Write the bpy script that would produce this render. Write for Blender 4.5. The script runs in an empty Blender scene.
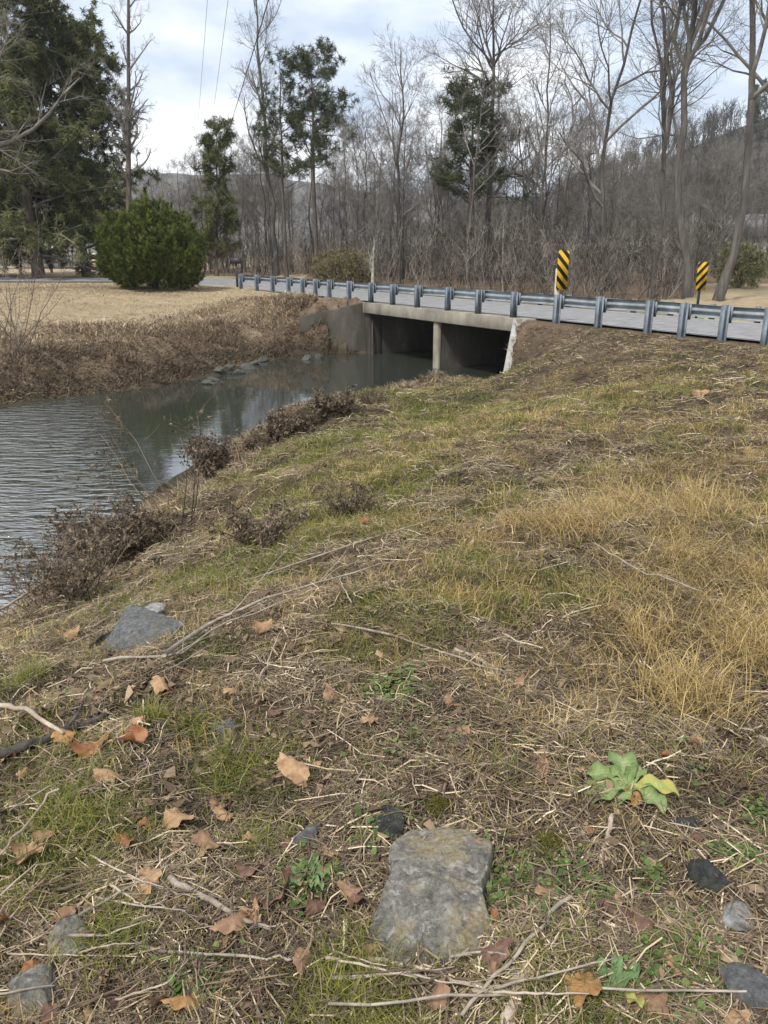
import bpy, bmesh, math
import numpy as np
from mathutils import Vector, Matrix

SC = bpy.context.scene
COL = SC.collection
rs = np.random.default_rng(11)

# ------------------------------------------------------------------ camera model (used for surveying positions from the photo)
FPX, PITCH, EYE = 769.0, math.radians(18.74), 1.6
cp, sp = math.cos(PITCH), math.sin(PITCH)
def ray(px, py):
    u = (px - 384) / FPX; v = (512 - py) / FPX
    return np.array([u, cp + v * sp, -sp + v * cp])
def at(px, py, z=0.0):
    d = ray(px, py); t = (z - EYE) / d[2]
    return np.array([d[0] * t, d[1] * t, z])
def deep(px, d, py=285):
    q = ray(px, py) * d
    return q[0], q[1]
def ztop(py, d):
    return EYE + d * ray(384, py)[2]

# ------------------------------------------------------------------ numeric helpers
_tab = np.random.default_rng(3).random((256, 256))
def vnoise(x, y):
    xi = np.floor(x).astype(int); yi = np.floor(y).astype(int)
    fx = x - xi; fy = y - yi
    fx = fx * fx * (3 - 2 * fx); fy = fy * fy * (3 - 2 * fy)
    a = _tab[xi & 255, yi & 255]; b = _tab[(xi + 1) & 255, yi & 255]
    c = _tab[xi & 255, (yi + 1) & 255]; d = _tab[(xi + 1) & 255, (yi + 1) & 255]
    return (a * (1 - fx) + b * fx) * (1 - fy) + (c * (1 - fx) + d * fx) * fy
def fbm(x, y, o=4):
    s = 0; a = .5
    for k in range(o):
        s = s + a * vnoise(x * 2 ** k + 17.3 * k, y * 2 ** k + 5.1 * k); a *= .5
    return s / (1 - .5 ** o)
def sstep(x, a, b):
    t = np.clip((x - a) / (b - a), 0, 1); return t * t * (3 - 2 * t)
def nrm(v):
    return v / np.maximum(np.linalg.norm(v, axis=-1, keepdims=True), 1e-9)
def segdist(x, y, L):
    d = np.full(x.shape, 1e9)
    for (ax, ay), (bx, by) in zip(L[:-1], L[1:]):
        vx, vy = bx - ax, by - ay
        t = np.clip(((x - ax) * vx + (y - ay) * vy) / (vx * vx + vy * vy + 1e-12), 0, 1)
        d = np.minimum(d, np.hypot(x - ax - t * vx, y - ay - t * vy))
    return d
def inpoly(x, y, P):
    c = np.zeros(x.shape, bool); n = len(P)
    for i in range(n):
        x0, y0 = P[i]; x1, y1 = P[(i + 1) % n]
        if y0 == y1: continue
        m = ((y0 > y) != (y1 > y)) & (x < (x1 - x0) * (y - y0) / (y1 - y0) + x0)
        c ^= m
    return c

# ------------------------------------------------------------------ lie of the land
WATER = -1.87
P0 = np.array([-.42, 27.76]); EV = np.array([.528, -.849]); NV = np.array([.849, .528])
def rd(t, q): return tuple(P0 + EV * t + NV * q)
SPAN = 7.65
NEAR = [(-9, -14), (-6.4, -3), (-4.7, 2.5), (-3.8, 6.6), (-3.6, 8.0), (-3.3, 10.2), (-2.95, 13), (-2.2, 16.4), (-.9, 19.0), (1.0, 20.75), (2.9, 21.05), rd(SPAN, 0), rd(SPAN + .45, .5), rd(SPAN + .45, 7.4), rd(SPAN - .2, 8.6)]
FAR = [rd(.2, 8.6), rd(-.45, 7.4), rd(-.45, .5), rd(0, 0), (-.75, 28.0), (-1.7, 27.8), (-3.1, 26.8), (-4.4, 25.1), (-5.3, 22.4), (-6.4, 20.4), (-7.7, 19.4), (-9, 17.9), (-12, 16), (-17, 14.5), (-24, 10), (-27, 0), (-28, -14)]  # upstream end closed by an added unseen bank that blocks light behind the barrels
CREEK = NEAR + FAR
CENTER = [rd(60, 3.7), rd(20, 3.7), rd(0, 3.7), rd(-9, 3.7), rd(-12.5, 3.4), (-6.6, 42.9), (-10.5, 44.6), (-16, 45.2), (-30, 44.5), (-70, 38)]
WINGFRONT = [rd(.05, .05), (-.72, 28.35), (-2.95, 28.1), (-3.2, 26.4), (-1.4, 26.2)]
WINGRIGHT = [rd(.1, .05), rd(SPAN + .1, .05), (3.08, 20.15), (2.2, 18.5), (-1.4, 26)]
WINGBACK = [(-.5, 28.4), (-2.95, 28.15), (-2.6, 30.5), (-2, 31)]
def tilt(x, q): return .042 * np.clip(q, 0, 7.6) * (1 - sstep(-x, 2, 9))
def zroad(x): return -.095 + .19 * sstep(-x, 3, 14)
CTRL = [(430, 381, -1.65), (500, 370, -1.65), (465, 376, -1.65), (515, 362, -1.45), (350, 403, -1.55), (280, 426, -1.55), (430, 392, -1.42), (465, 387, -1.45), (500, 380, -1.5), (520, 368, -1.4), (430, 410, -1.0), (500, 402, -1.0), (350, 430, -1.05), (430, 430, -.7), (350, 462, -.6), (534, 352, -1.0), (568, 334, -.35), (250, 470, -1.3), (165, 518, -1.4),
        (120, 560, -1.3), (60, 602, -1.35), (620, 345, -.25), (600, 400, -.35), (384, 560, -.1), (700, 380, -.25), (768, 347, -.2), (260, 560, -.35), (600, 520, -.08), (200, 620, -.25), (384, 760, 0), (100, 720, -.1), (700, 760, 0)]
RBF = None
def land(x, y, rough=True, corr=True):
    global RBF
    x = np.asarray(x, float); y = np.asarray(y, float)
    inside = inpoly(x, y, CREEK)
    dn = segdist(x, y, NEAR); df = segdist(x, y, FAR)
    d = np.minimum(dn, df)
    wob = (fbm(x * .9 + 40, y * .9, 3) - .5)
    B = -.13 * sstep(y, 2.5, 13) - .10 * sstep(-x, .5, 3.2) * (1 - sstep(y, 16, 22))
    Bf = -.55 + .62 * sstep(df, .5, 15)
    dd = np.maximum(d + wob * 1.1 * sstep(d, .2, 1.4), 0)
    hn = B - (B - WATER) * np.exp(-(dd / 1.4) ** 1.35)
    df2 = np.maximum(d + wob * 2.6 * sstep(d, .3, 2.2), 0); hf = Bf - (Bf - WATER) * (.5 * np.exp(-(df2 / 1.0) ** 1.7) + .5 * np.exp(-(df2 / 4.2) ** 1.6))
    if corr:
        if RBF is None:
            P = np.array([at(*c) for c in CTRL]); S = 2.4
            K = np.exp(-((P[:, None, :2] - P[None, :, :2]) ** 2).sum(-1) / S ** 2)
            RBF = (P, S, np.linalg.solve(K + .06 * np.eye(len(P)), P[:, 2] - land(P[:, 0], P[:, 1], False, False)))
        P, S, wts = RBF; m = (dn < df) & (np.hypot(x, y) < 36); cx = np.zeros(x.shape)
        xm, ym = x[m], y[m]; acc = np.zeros(xm.shape)
        for p_, w_ in zip(P, wts): acc += w_ * np.exp(-((xm - p_[0]) ** 2 + (ym - p_[1]) ** 2) / S ** 2)
        cx[m] = acc
        hn = np.maximum(hn + np.clip(cx, -1.75, .6) * sstep(d, 0, .7), WATER + .2 * np.minimum(d, 1) + .02)
    h = np.where(dn < df, hn, hf)
    back = inpoly(x, y, WINGBACK)
    qq = (x - P0[0]) * NV[0] + (y - P0[1]) * NV[1]
    rear = np.where((x < -2.0) & (y > 27.4) & (df < dn), np.exp(-np.maximum(0, -2.7 - x) / 1.6) * np.exp(-np.maximum(0, 28.15 - y) / .45), 0) * (qq < 0)
    hw = np.interp(qq, [-2.0, -.3], [-.70, -.17])
    h = np.where(back, hw, np.maximum(h, np.where(rear > .02, hw * rear + (1 - rear) * h, h)))
    if rough:
        r = np.hypot(x, y)
        h = h + (fbm(x * .7, y * .7 + 9, 3) - .5) * .16 * sstep(r, .5, 3) + (fbm(x * 3.1, y * 3.1, 3) - .5) * .13 + (fbm(x * 11, y * 11, 2) - .5) * .045
        edge = np.exp(-((d - .9) / .9) ** 2)
        h = h + edge * (fbm(x * 2.2 + 70, y * 2.2, 3) - .5) * np.where(df < dn, .5, .45) + np.where(df < dn, np.exp(-((d - 1.6) / 1.5) ** 2) * (fbm(x * .9 + 20, y * .9, 3) - .5) * .8, 0)
    dc = segdist(x, y, CENTER)
    k = 1 - sstep(dc, 3.75, np.where(df < dn, 5 + 4.5 * sstep(np.hypot(x + 2.2, y - 27.6), 1.2, 5.5), 5.0))
    k = np.where(inpoly(x, y, WINGFRONT) | inpoly(x, y, WINGRIGHT) | back, 0, k)
    h = h * (1 - k) + (zroad(x) - .05 - tilt(x, qq)) * k
    far = sstep(y + .62 * x, 33, 60)
    h = np.where((dc > 5) & (y + .62 * x > 33) & (x > -4), h * (1 - far) + (-.12 + .2 * sstep(y, 35, 70)) * far, h)
    bed = WATER - .08 - .5 * sstep(d, 0, 1.6) + np.where(y < 26.5, 1, 0) * np.exp(-(d / .55) ** 2) * (fbm(x * 1.3 + 8, y * 1.3, 3) - .45) * .7
    h = np.where(inside, bed, h)
    return h
def _hit(px, py):
    d = ray(px, py); t = np.concatenate([np.linspace(.8, 6, 260), np.linspace(6.05, 40, 380)])
    P = d[None] * t[:, None]; z = land(P[:, 0], P[:, 1]); g = P[:, 2] + EYE - z
    i = int(np.argmax(g < 0)) if (g < 0).any() else len(t) - 1
    i = max(i, 1); a = g[i - 1] / (g[i - 1] - g[i] + 1e-9); tt = t[i - 1] + (t[i] - t[i - 1]) * a
    return np.array([d[0] * tt, d[1] * tt, d[2] * tt + EYE])
def land1(x, y): return float(land(np.array([x]), np.array([y]))[0])

# ------------------------------------------------------------------ mesh helpers
class Acc:
    def __init__(s): s.V, s.Q, s.T, s.A, s.n = [], [], [], [], 0
    def add(s, V, Q=None, T=None, A=None):
        V = np.asarray(V, float).reshape(-1, 3)
        if Q is not None and len(Q): s.Q.append(np.asarray(Q, int) + s.n)
        if T is not None and len(T): s.T.append(np.asarray(T, int) + s.n)
        s.V.append(V); s.A.append(np.full(len(V), .5) if A is None else np.asarray(A, float)); s.n += len(V)
        return s
    def build(s, name, mat, parent=None, smooth=False, attrs=None):
        V = np.concatenate(s.V); A = np.concatenate(s.A)
        Q = np.concatenate(s.Q) if s.Q else np.zeros((0, 4), int)
        T = np.concatenate(s.T) if s.T else np.zeros((0, 3), int)
        me = bpy.data.meshes.new(name)
        me.vertices.add(len(V)); me.vertices.foreach_set('co', V.astype(np.float32).ravel())
        me.loops.add(Q.size + T.size)
        me.loops.foreach_set('vertex_index', np.concatenate([Q.ravel(), T.ravel()]).astype(np.int32))
        me.polygons.add(len(Q) + len(T))
        st = np.concatenate([np.arange(len(Q)) * 4, Q.size + np.arange(len(T)) * 3]).astype(np.int32)
        me.polygons.foreach_set('loop_start', st)
        me.update(calc_edges=True)
        a = me.attributes.new('rnd', 'FLOAT', 'POINT'); a.data.foreach_set('value', A.astype(np.float32))
        for k, v in (attrs or {}).items():
            a = me.attributes.new(k, 'FLOAT', 'POINT'); a.data.foreach_set('value', np.asarray(v, np.float32))
        if smooth: me.polygons.foreach_set('use_smooth', np.ones(len(me.polygons), bool))
        me.validate(); me.materials.append(mat)
        o = bpy.data.objects.new(name, me); COL.objects.link(o)
        if parent: o.parent = parent
        return o
    def box(s, c, size, rot=None, A=.5):
        v = np.array([[x, y, z] for x in (-.5, .5) for y in (-.5, .5) for z in (-.5, .5)]) * np.asarray(size)
        if rot is not None: v = v @ np.asarray(rot).T
        return s.add(v + np.asarray(c), [[0, 1, 3, 2], [4, 6, 7, 5], [0, 4, 5, 1], [2, 3, 7, 6], [0, 2, 6, 4], [1, 5, 7, 3]], A=[A] * 8)
    def tubes(s, P, R, k=5, A=None, cap=False):
        P = np.asarray(P, float); R = np.asarray(R, float)
        if P.ndim == 2: P = P[None]; R = R[None]
        n, m, _ = P.shape
        T = nrm(np.gradient(P, axis=1))
        mean = np.abs(P[:, -1] - P[:, 0]); ref = np.eye(3)[np.argmin(mean, axis=1)][:, None, :]
        a = nrm(np.cross(T, np.broadcast_to(ref, T.shape))); b = np.cross(T, a)
        th = np.arange(k) * 2 * math.pi / k
        V = P[:, :, None] + R[:, :, None, None] * (np.cos(th)[:, None] * a[:, :, None] + np.sin(th)[:, None] * b[:, :, None])
        i = np.arange(n)[:, None, None] * m * k; j = np.arange(m - 1)[None, :, None] * k; q = np.arange(k)[None, None, :]
        q2 = (q + 1) % k
        Q = np.stack([i + j + q, i + j + q2, i + j + k + q2, i + j + k + q], -1).reshape(-1, 4)
        if A is None: A = np.full(n, .5)
        A = np.repeat(np.broadcast_to(np.asarray(A, float), (n,)), m * k)
        Tr = []
        VV = V.reshape(-1, 3)
        if cap:
            ex = []; 
            for ii in range(n):
                for e in (0, m - 1):
                    ci = len(VV) + len(ex); ex.append(P[ii, e])
                    base = ii * m * k + e * k
                    for qq in range(k): Tr.append([base + qq, base + (qq + 1) % k, ci])
            VV = np.concatenate([VV, np.array(ex)]); A = np.concatenate([A, np.full(len(ex), A[0])])
        return s.add(VV, Q, Tr or None, A)
    def blades(s, base, az, L, w, lean, bend, A, wang=None):
        n = len(base); hd = np.stack([np.cos(az), np.sin(az), np.zeros(n)], 1)
        d0 = nrm(hd * lean[:, None] + [0, 0, 1.]); d1 = nrm(d0 + hd * bend[:, None] - np.array([0, 0, 1.]) * (bend * .45)[:, None])
        wa = az + math.pi / 2 if wang is None else wang
        wv = np.stack([np.cos(wa), np.sin(wa), np.zeros(n)], 1) * (w / 2)[:, None]
        mid = base + d0 * (L * .5)[:, None]; tip = mid + d1 * (L * .5)[:, None]
        V = np.stack([base - wv, base + wv, mid + wv * .8, mid - wv * .8, tip], 1).reshape(-1, 3)
        i = np.arange(n)[:, None] * 5
        return s.add(V, i + np.array([[0, 1, 2, 3]]), i + np.array([[3, 2, 4]]), np.repeat(A, 5))
    def straws(s, c, az, L, w, tilt, A, r):
        n = len(c); d = np.stack([np.cos(az), np.sin(az), tilt], 1); p = np.stack([-np.sin(az), np.cos(az), r.normal(0, .4, n)], 1)
        mid = c + np.stack([p[:, 0], p[:, 1], np.zeros(n)], 1) * (L * r.uniform(-.12, .12, n))[:, None] + np.array([0, 0, 1.]) * (L * .06)[:, None]
        a, b = c - d * (L / 2)[:, None], c + d * (L / 2)[:, None]; wv = p * (w / 2)[:, None]
        V = np.stack([a - wv, a + wv, mid + wv, mid - wv, b + wv * .6, b - wv * .6], 1).reshape(-1, 3)
        i = np.arange(n)[:, None] * 6
        Q = np.concatenate([i + np.array([[0, 1, 2, 3]]), i + np.array([[3, 2, 4, 5]])])
        return s.add(V, Q, None, np.repeat(A, 6))
    def needles(s, c, per, L, w, r, up=.25, A=None, bias=None):
        n = len(c); C = np.repeat(c, per, 0); N = len(C)
        d = r.normal(0, 1, (N, 3)); d[:, 2] += up
        if bias is not None: d += np.repeat(bias, per, 0)
        d = nrm(d); p = nrm(np.cross(d, r.normal(0, 1, (N, 3)))) * (w / 2)
        l = (L * r.uniform(.6, 1.25, N))[:, None]
        o = C + d * l * r.uniform(0, .35, N)[:, None]
        V = np.stack([o - p, o + p, o + d * l], 1).reshape(-1, 3)
        a = np.repeat(r.random(n) if A is None else A, per) * .7 + r.random(N) * .3
        return s.add(V, None, np.arange(N)[:, None] * 3 + np.array([[0, 1, 2]]), np.repeat(a, 3))

def empty(name, loc=(0, 0, 0), rz=0, sc=1):
    o = bpy.data.objects.new(name, None); COL.objects.link(o); o.empty_display_size = .2
    o.location = loc; o.rotation_euler = (0, 0, rz); o.scale = (sc,) * 3 if np.isscalar(sc) else sc
    return o
def tag(o, label, cat, group=None, kind=None):
    o['label'] = label; o['category'] = cat
    if group: o['group'] = group
    if kind: o['kind'] = kind
    return o
def copy_tree(o, parent=None):
    c = o.copy(); COL.objects.link(c)
    if parent is not None: c.parent = parent
    for ch in list(o.children): copy_tree(ch, c)
    return c

# ------------------------------------------------------------------ materials
def nodes(name):
    m = bpy.data.materials.new(name); m.use_nodes = True
    nt = m.node_tree; return m, nt, nt.nodes, nt.links, nt.nodes['Principled BSDF']
def ramp(N, cols, lo=0., hi=1.):
    r = N.new('ShaderNodeValToRGB'); e = r.color_ramp.elements
    while len(e) < len(cols): e.new(.5)
    for i, c in enumerate(cols):
        e[i].position = lo + (hi - lo) * i / max(1, len(cols) - 1); e[i].color = (*c, 1)
    return r
def mat(name, cols, scale=6., rough=.9, bump=.3, bscale=None, attr=0., lo=.3, hi=.7, spec=.3, metal=0., trans=0., dist=.02, detail=6, stretch=None):
    """noise (or the per-piece 'rnd' attribute) through a colour ramp, with bump"""
    m, nt, N, L, b = nodes(name)
    tc = N.new('ShaderNodeTexCoord')
    no = N.new('ShaderNodeTexNoise'); no.inputs['Scale'].default_value = scale; no.inputs['Detail'].default_value = detail; no.inputs['Roughness'].default_value = .65
    src = tc.outputs['Object']
    if stretch:
        mpn = N.new('ShaderNodeMapping'); mpn.inputs['Scale'].default_value = stretch; L.new(src, mpn.inputs['Vector']); src = mpn.outputs[0]
    L.new(src, no.inputs['Vector'])
    fac = no.outputs['Fac']
    if attr > 0:
        at_ = N.new('ShaderNodeAttribute'); at_.attribute_name = 'rnd'
        if attr < 1:
            mx = N.new('ShaderNodeMix'); mx.inputs[0].default_value = attr
            L.new(no.outputs['Fac'], mx.inputs[2]); L.new(at_.outputs['Fac'], mx.inputs[3]); fac = mx.outputs[0]
        else: fac = at_.outputs['Fac']; lo, hi = 0, 1
    r = ramp(N, cols, lo, hi); L.new(fac, r.inputs['Fac'])
    L.new(r.outputs['Color'], b.inputs['Base Color'])
    b.inputs['Roughness'].default_value = rough; b.inputs['Metallic'].default_value = metal
    b.inputs['Specular IOR Level'].default_value = spec
    if bump:
        n2 = N.new('ShaderNodeTexNoise'); n2.inputs['Scale'].default_value = bscale or scale * 4; n2.inputs['Detail'].default_value = 8; n2.inputs['Roughness'].default_value = .7
        L.new(src, n2.inputs['Vector'])
        bp = N.new('ShaderNodeBump'); bp.inputs['Strength'].default_value = bump; bp.inputs['Distance'].default_value = dist
        L.new(n2.outputs['Fac'], bp.inputs['Height']); L.new(bp.outputs['Normal'], b.inputs['Normal'])
    if trans:
        t = N.new('ShaderNodeBsdfTranslucent'); L.new(r.outputs['Color'], t.inputs['Color'])
        ms = N.new('ShaderNodeMixShader'); ms.inputs[0].default_value = trans
        L.new(b.outputs[0], ms.inputs[1]); L.new(t.outputs[0], ms.inputs[2]); L.new(ms.outputs[0], N['Material Output'].inputs['Surface'])
    return m

MT = {}
MT['green'] = mat('green_grass', [(.045, .066, .012), (.10, .125, .022), (.20, .205, .04), (.33, .29, .085)], attr=1, bump=0, trans=.3, rough=.7)
MT['tan'] = mat('dry_grass', [(.12, .08, .036), (.27, .19, .078), (.44, .325, .135), (.60, .485, .25)], attr=1, bump=0, trans=.25, rough=.75)
MT['lawngrass'] = mat('dormant_lawn_grass', [(.17, .125, .075), (.30, .23, .14), (.43, .345, .22), (.54, .45, .31)], attr=1, bump=0, trans=.2, rough=.8)
MT['thatch'] = mat('dead_thatch', [(.05, .036, .025), (.12, .09, .062), (.23, .175, .115), (.41, .325, .215), (.62, .53, .40)], attr=1, bump=0, rough=.9)
MT['litter'] = mat('leaf_litter', [(.05, .035, .024), (.115, .08, .053), (.20, .14, .09), (.33, .245, .16)], attr=1, bump=0, rough=.85, trans=.1)
MT['cover'] = mat('ground_cover', [(.045, .08, .02), (.085, .14, .035), (.15, .205, .06)], attr=1, bump=0, rough=.6, trans=.25)
MT['bark'] = mat('grey_bark', [(.035, .031, .027), (.078, .07, .062), (.14, .128, .116)], scale=6, bump=.9, bscale=22, stretch=(1, 1, .12))
MT['twig'] = mat('grey_twig', [(.07, .064, .058), (.145, .134, .12), (.25, .235, .215)], scale=2, bump=0)
MT['woodtwig'] = mat('wood_twig', [(.055, .049, .042), (.11, .10, .088), (.20, .185, .165)], scale=2, bump=0)
MT['hilltwig'] = mat('hill_twig', [(.032, .029, .025), (.058, .053, .045), (.09, .082, .07)], scale=.3, bump=0)
MT['deadweed'] = mat('dead_weed_stems', [(.038, .028, .019), (.095, .070, .047), (.20, .155, .108)], attr=.8, scale=2, bump=0)
MT['brush'] = mat('brush_stems', [(.035, .029, .024), (.08, .067, .055), (.145, .125, .105), (.24, .22, .19)], attr=.8, scale=2, bump=0)
MT['browntwig'] = mat('brown_twig', [(.08, .062, .048), (.14, .112, .088), (.21, .172, .138)], attr=.8, scale=2, bump=0)
MT['pale'] = mat('pale_bark', [(.14, .125, .105), (.30, .28, .25), (.42, .40, .365)], scale=4, bump=.3)
MT['pinebark'] = mat('pine_bark', [(.04, .033, .027), (.085, .07, .058), (.145, .122, .104)], scale=6, bump=.8, bscale=20, stretch=(1, 1, .2))
MT['pine'] = mat('pine_needles', [(.024, .034, .014), (.05, .064, .025), (.09, .10, .042)], attr=1, bump=0, rough=.7, trans=.1)
MT['cedar'] = mat('cedar_needles', [(.035, .048, .018), (.07, .086, .03), (.12, .128, .05), (.18, .165, .085)], attr=1, bump=0, rough=.8, trans=.1)
MT['juniper'] = mat('juniper_needles', [(.014, .026, .008), (.05, .074, .014), (.115, .14, .028), (.20, .205, .055)], attr=1, bump=0, rough=.7, trans=.12)
MT['olive'] = mat('olive_leaves', [(.10, .085, .04), (.16, .14, .065), (.22, .19, .09)], attr=1, bump=0)
MT['sage'] = mat('sage_leaves', [(.12, .13, .06), (.2, .2, .1), (.27, .27, .15)], attr=1, bump=0)
MT['rock'] = mat('grey_rock', [(.085, .085, .085), (.19, .185, .175), (.30, .28, .25), (.38, .35, .28)], scale=9, bump=.9, bscale=40, lo=.28, hi=.72, dist=.012)
MT['rockdark'] = mat('dark_rock', [(.05, .052, .05), (.11, .11, .105), (.2, .195, .18)], scale=14, bump=.9, bscale=50, dist=.01)
MT['rockpale'] = mat('pale_rock', [(.25, .25, .25), (.5, .5, .49), (.66, .66, .65)], scale=25, bump=.9, bscale=60, dist=.01)
MT['rockblue'] = mat('bluish_slate', [(.09, .095, .10), (.19, .20, .21), (.31, .32, .33)], scale=8, bump=.9, bscale=35, dist=.012)
def rockmat(name, cols, warm, lichen, lw=.5):
    m, nt, N, L, b = nodes(name)
    tc = N.new('ShaderNodeTexCoord')
    def noise(s, d=8, r=.65, dist=0):
        n = N.new('ShaderNodeTexNoise'); n.inputs['Scale'].default_value = s; n.inputs['Detail'].default_value = d; n.inputs['Roughness'].default_value = r; n.inputs['Distortion'].default_value = dist
        L.new(tc.outputs['Object'], n.inputs['Vector']); return n.outputs['Fac']
    def mix(f, a, b2, mode='MIX'):
        x = N.new('ShaderNodeMix'); x.data_type = 'RGBA'; x.blend_type = mode
        if isinstance(f, float): x.inputs[0].default_value = f
        else: L.new(f, x.inputs[0])
        for i, q in ((6, a), (7, b2)):
            if isinstance(q, tuple): x.inputs[i].default_value = (*q, 1)
            else: L.new(q, x.inputs[i])
        return x.outputs[2]
    def rp(f, cols, lo, hi):
        r = ramp(N, cols, lo, hi); L.new(f, r.inputs['Fac']); return r.outputs['Color']
    c = rp(noise(16, 10, .72, .4), cols, .3, .7)
    c = mix(rp(noise(7, 6), [(0, 0, 0), (1, 1, 1)], .48, .62), c, warm)
    c = mix(.75, c, rp(noise(75, 8, .85), [(.25, .25, .25), (1, 1, 1), (1.7, 1.7, 1.7)], .34, .66), 'MULTIPLY')
    c = mix(rp(noise(38, 8, .7, .6), [(0, 0, 0), (lw, lw, lw)], .55, .63), c, lichen)
    L.new(c, b.inputs['Base Color']); b.inputs['Roughness'].default_value = .9; b.inputs['Specular IOR Level'].default_value = .2
    ad = N.new('ShaderNodeMath'); ad.operation = 'ADD'; L.new(noise(16, 12, .85, .3), ad.inputs[0]); L.new(noise(60, 8, .85), ad.inputs[1])
    bp = N.new('ShaderNodeBump'); bp.inputs['Strength'].default_value = 1; bp.inputs['Distance'].default_value = .03
    L.new(ad.outputs[0], bp.inputs['Height']); L.new(bp.outputs['Normal'], b.inputs['Normal'])
    return m
MT['rock'] = rockmat('lichen_rock', [(.11, .106, .097), (.30, .286, .255), (.50, .475, .42)], (.42, .345, .22), (.62, .60, .55), .8)
MT['rockdark'] = rockmat('dark_rock', [(.03, .032, .031), (.07, .072, .07), (.13, .13, .125)], (.075, .085, .06), (.2, .21, .2), .3)
MT['rockpale'] = rockmat('pale_rock', [(.2, .2, .2), (.42, .42, .415), (.6, .6, .59)], (.45, .43, .4), (.65, .65, .65))
MT['rockblue'] = rockmat('bluish_slate', [(.09, .092, .095), (.19, .195, .20), (.31, .315, .32)], (.2, .19, .165), (.38, .39, .39), .4)
MT['moss'] = mat('olive_moss', [(.05, .05, .012), (.10, .09, .02), (.17, .145, .04)], attr=1, bump=0)
MT['concrete'] = mat('old_concrete', [(.09, .08, .065), (.18, .165, .135), (.27, .25, .21)], scale=2, stretch=(1, 1, .5), bump=.3, bscale=25, detail=9)
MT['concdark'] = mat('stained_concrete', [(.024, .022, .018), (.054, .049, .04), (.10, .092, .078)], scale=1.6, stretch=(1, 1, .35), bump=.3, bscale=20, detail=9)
MT['culvertwall'] = mat('shade_toned_culvert_wall', [(.012, .011, .009), (.03, .027, .023), (.062, .056, .047)], scale=1.4, bump=.3, bscale=20, detail=9, stretch=(1, 1, .4))  # very dark colour carries the shade inside the barrels
MT['concpale'] = mat('pale_concrete', [(.17, .165, .155), (.26, .255, .24), (.36, .35, .335)], scale=3, bump=.3, bscale=25)
MT['steel'] = mat('galvanised_steel', [(.15, .135, .12), (.19, .22, .245), (.24, .275, .30), (.32, .35, .37)], scale=3.5, rough=.6, bump=.05, spec=.5, metal=.25)
MT['steelpost'] = mat('weathered_steel', [(.085, .078, .072), (.10, .122, .145), (.135, .162, .19), (.195, .222, .25)], scale=3.5, rough=.6, bump=.1, spec=.4, metal=.2)
MT['wood'] = mat('weathered_wood', [(.3, .25, .18), (.42, .36, .27), (.5, .45, .36)], scale=6, bump=.4)
MT['driftwood'] = mat('bleached_wood', [(.16, .12, .09), (.3, .245, .19), (.45, .39, .32)], scale=10, bump=.7, bscale=40, dist=.006)
MT['stick'] = mat('grey_stick', [(.12, .1, .085), (.24, .205, .17), (.38, .335, .285)], scale=14, bump=.6, bscale=50, dist=.005)
MT['darkwood'] = mat('rotten_wood', [(.018, .016, .015), (.05, .045, .042), (.12, .105, .095)], scale=20, bump=.9, bscale=60, dist=.006)
MT['white'] = mat('white_paint', [(.55, .55, .54), (.7, .7, .69)], scale=1, bump=0)
MT['fencewood'] = mat('faded_fence_boards', [(.36, .34, .31), (.5, .48, .45)], scale=3, bump=.2)
MT['siding'] = mat('pale_siding', [(.5, .5, .49), (.62, .62, .6)], scale=2, bump=.1)
MT['roof'] = mat('grey_roofing', [(.12, .12, .125), (.2, .2, .2)], scale=4, bump=.3)
MT['glass'] = mat('window_glass', [(.03, .035, .04), (.05, .055, .06)], rough=.1, bump=0, spec=.6)
MT['black'] = mat('black_metal', [(.02, .022, .025), (.04, .045, .05)], rough=.5, bump=0)
MT['cable'] = mat('cable', [(.03, .03, .032), (.05, .05, .05)], rough=.7, bump=0)
MT['hillfloor'] = mat('hill_leaf_floor', [(.03, .026, .02), (.05, .044, .035), (.075, .066, .053)], scale=.25, bump=0)
MT['ridge'] = mat('ridge_woods', [(.05, .046, .04), (.07, .064, .055), (.095, .087, .075)], scale=.02, bump=.4, bscale=.15, dist=4)
LEAFM = [mat('tan_dead_leaf', [(.22, .13, .07), (.34, .215, .12), (.44, .305, .19)], scale=30, bump=.4, trans=.2, rough=.75, dist=.004),
         mat('brown_dead_leaf', [(.13, .075, .045), (.23, .14, .085), (.31, .2, .13)], scale=30, bump=.4, trans=.15, rough=.75, dist=.004),
         mat('rust_dead_leaf', [(.16, .06, .028), (.26, .11, .05), (.34, .18, .095)], scale=30, bump=.4, trans=.2, rough=.7, dist=.004),
         mat('purple_dead_leaf', [(.075, .04, .03), (.135, .075, .055), (.22, .135, .10)], scale=30, bump=.4, trans=.15, rough=.7, dist=.004),
         mat('orange_dead_leaf', [(.20, .095, .035), (.30, .165, .065), (.38, .25, .12)], scale=30, bump=.4, trans=.2, rough=.7, dist=.004)]

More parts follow.
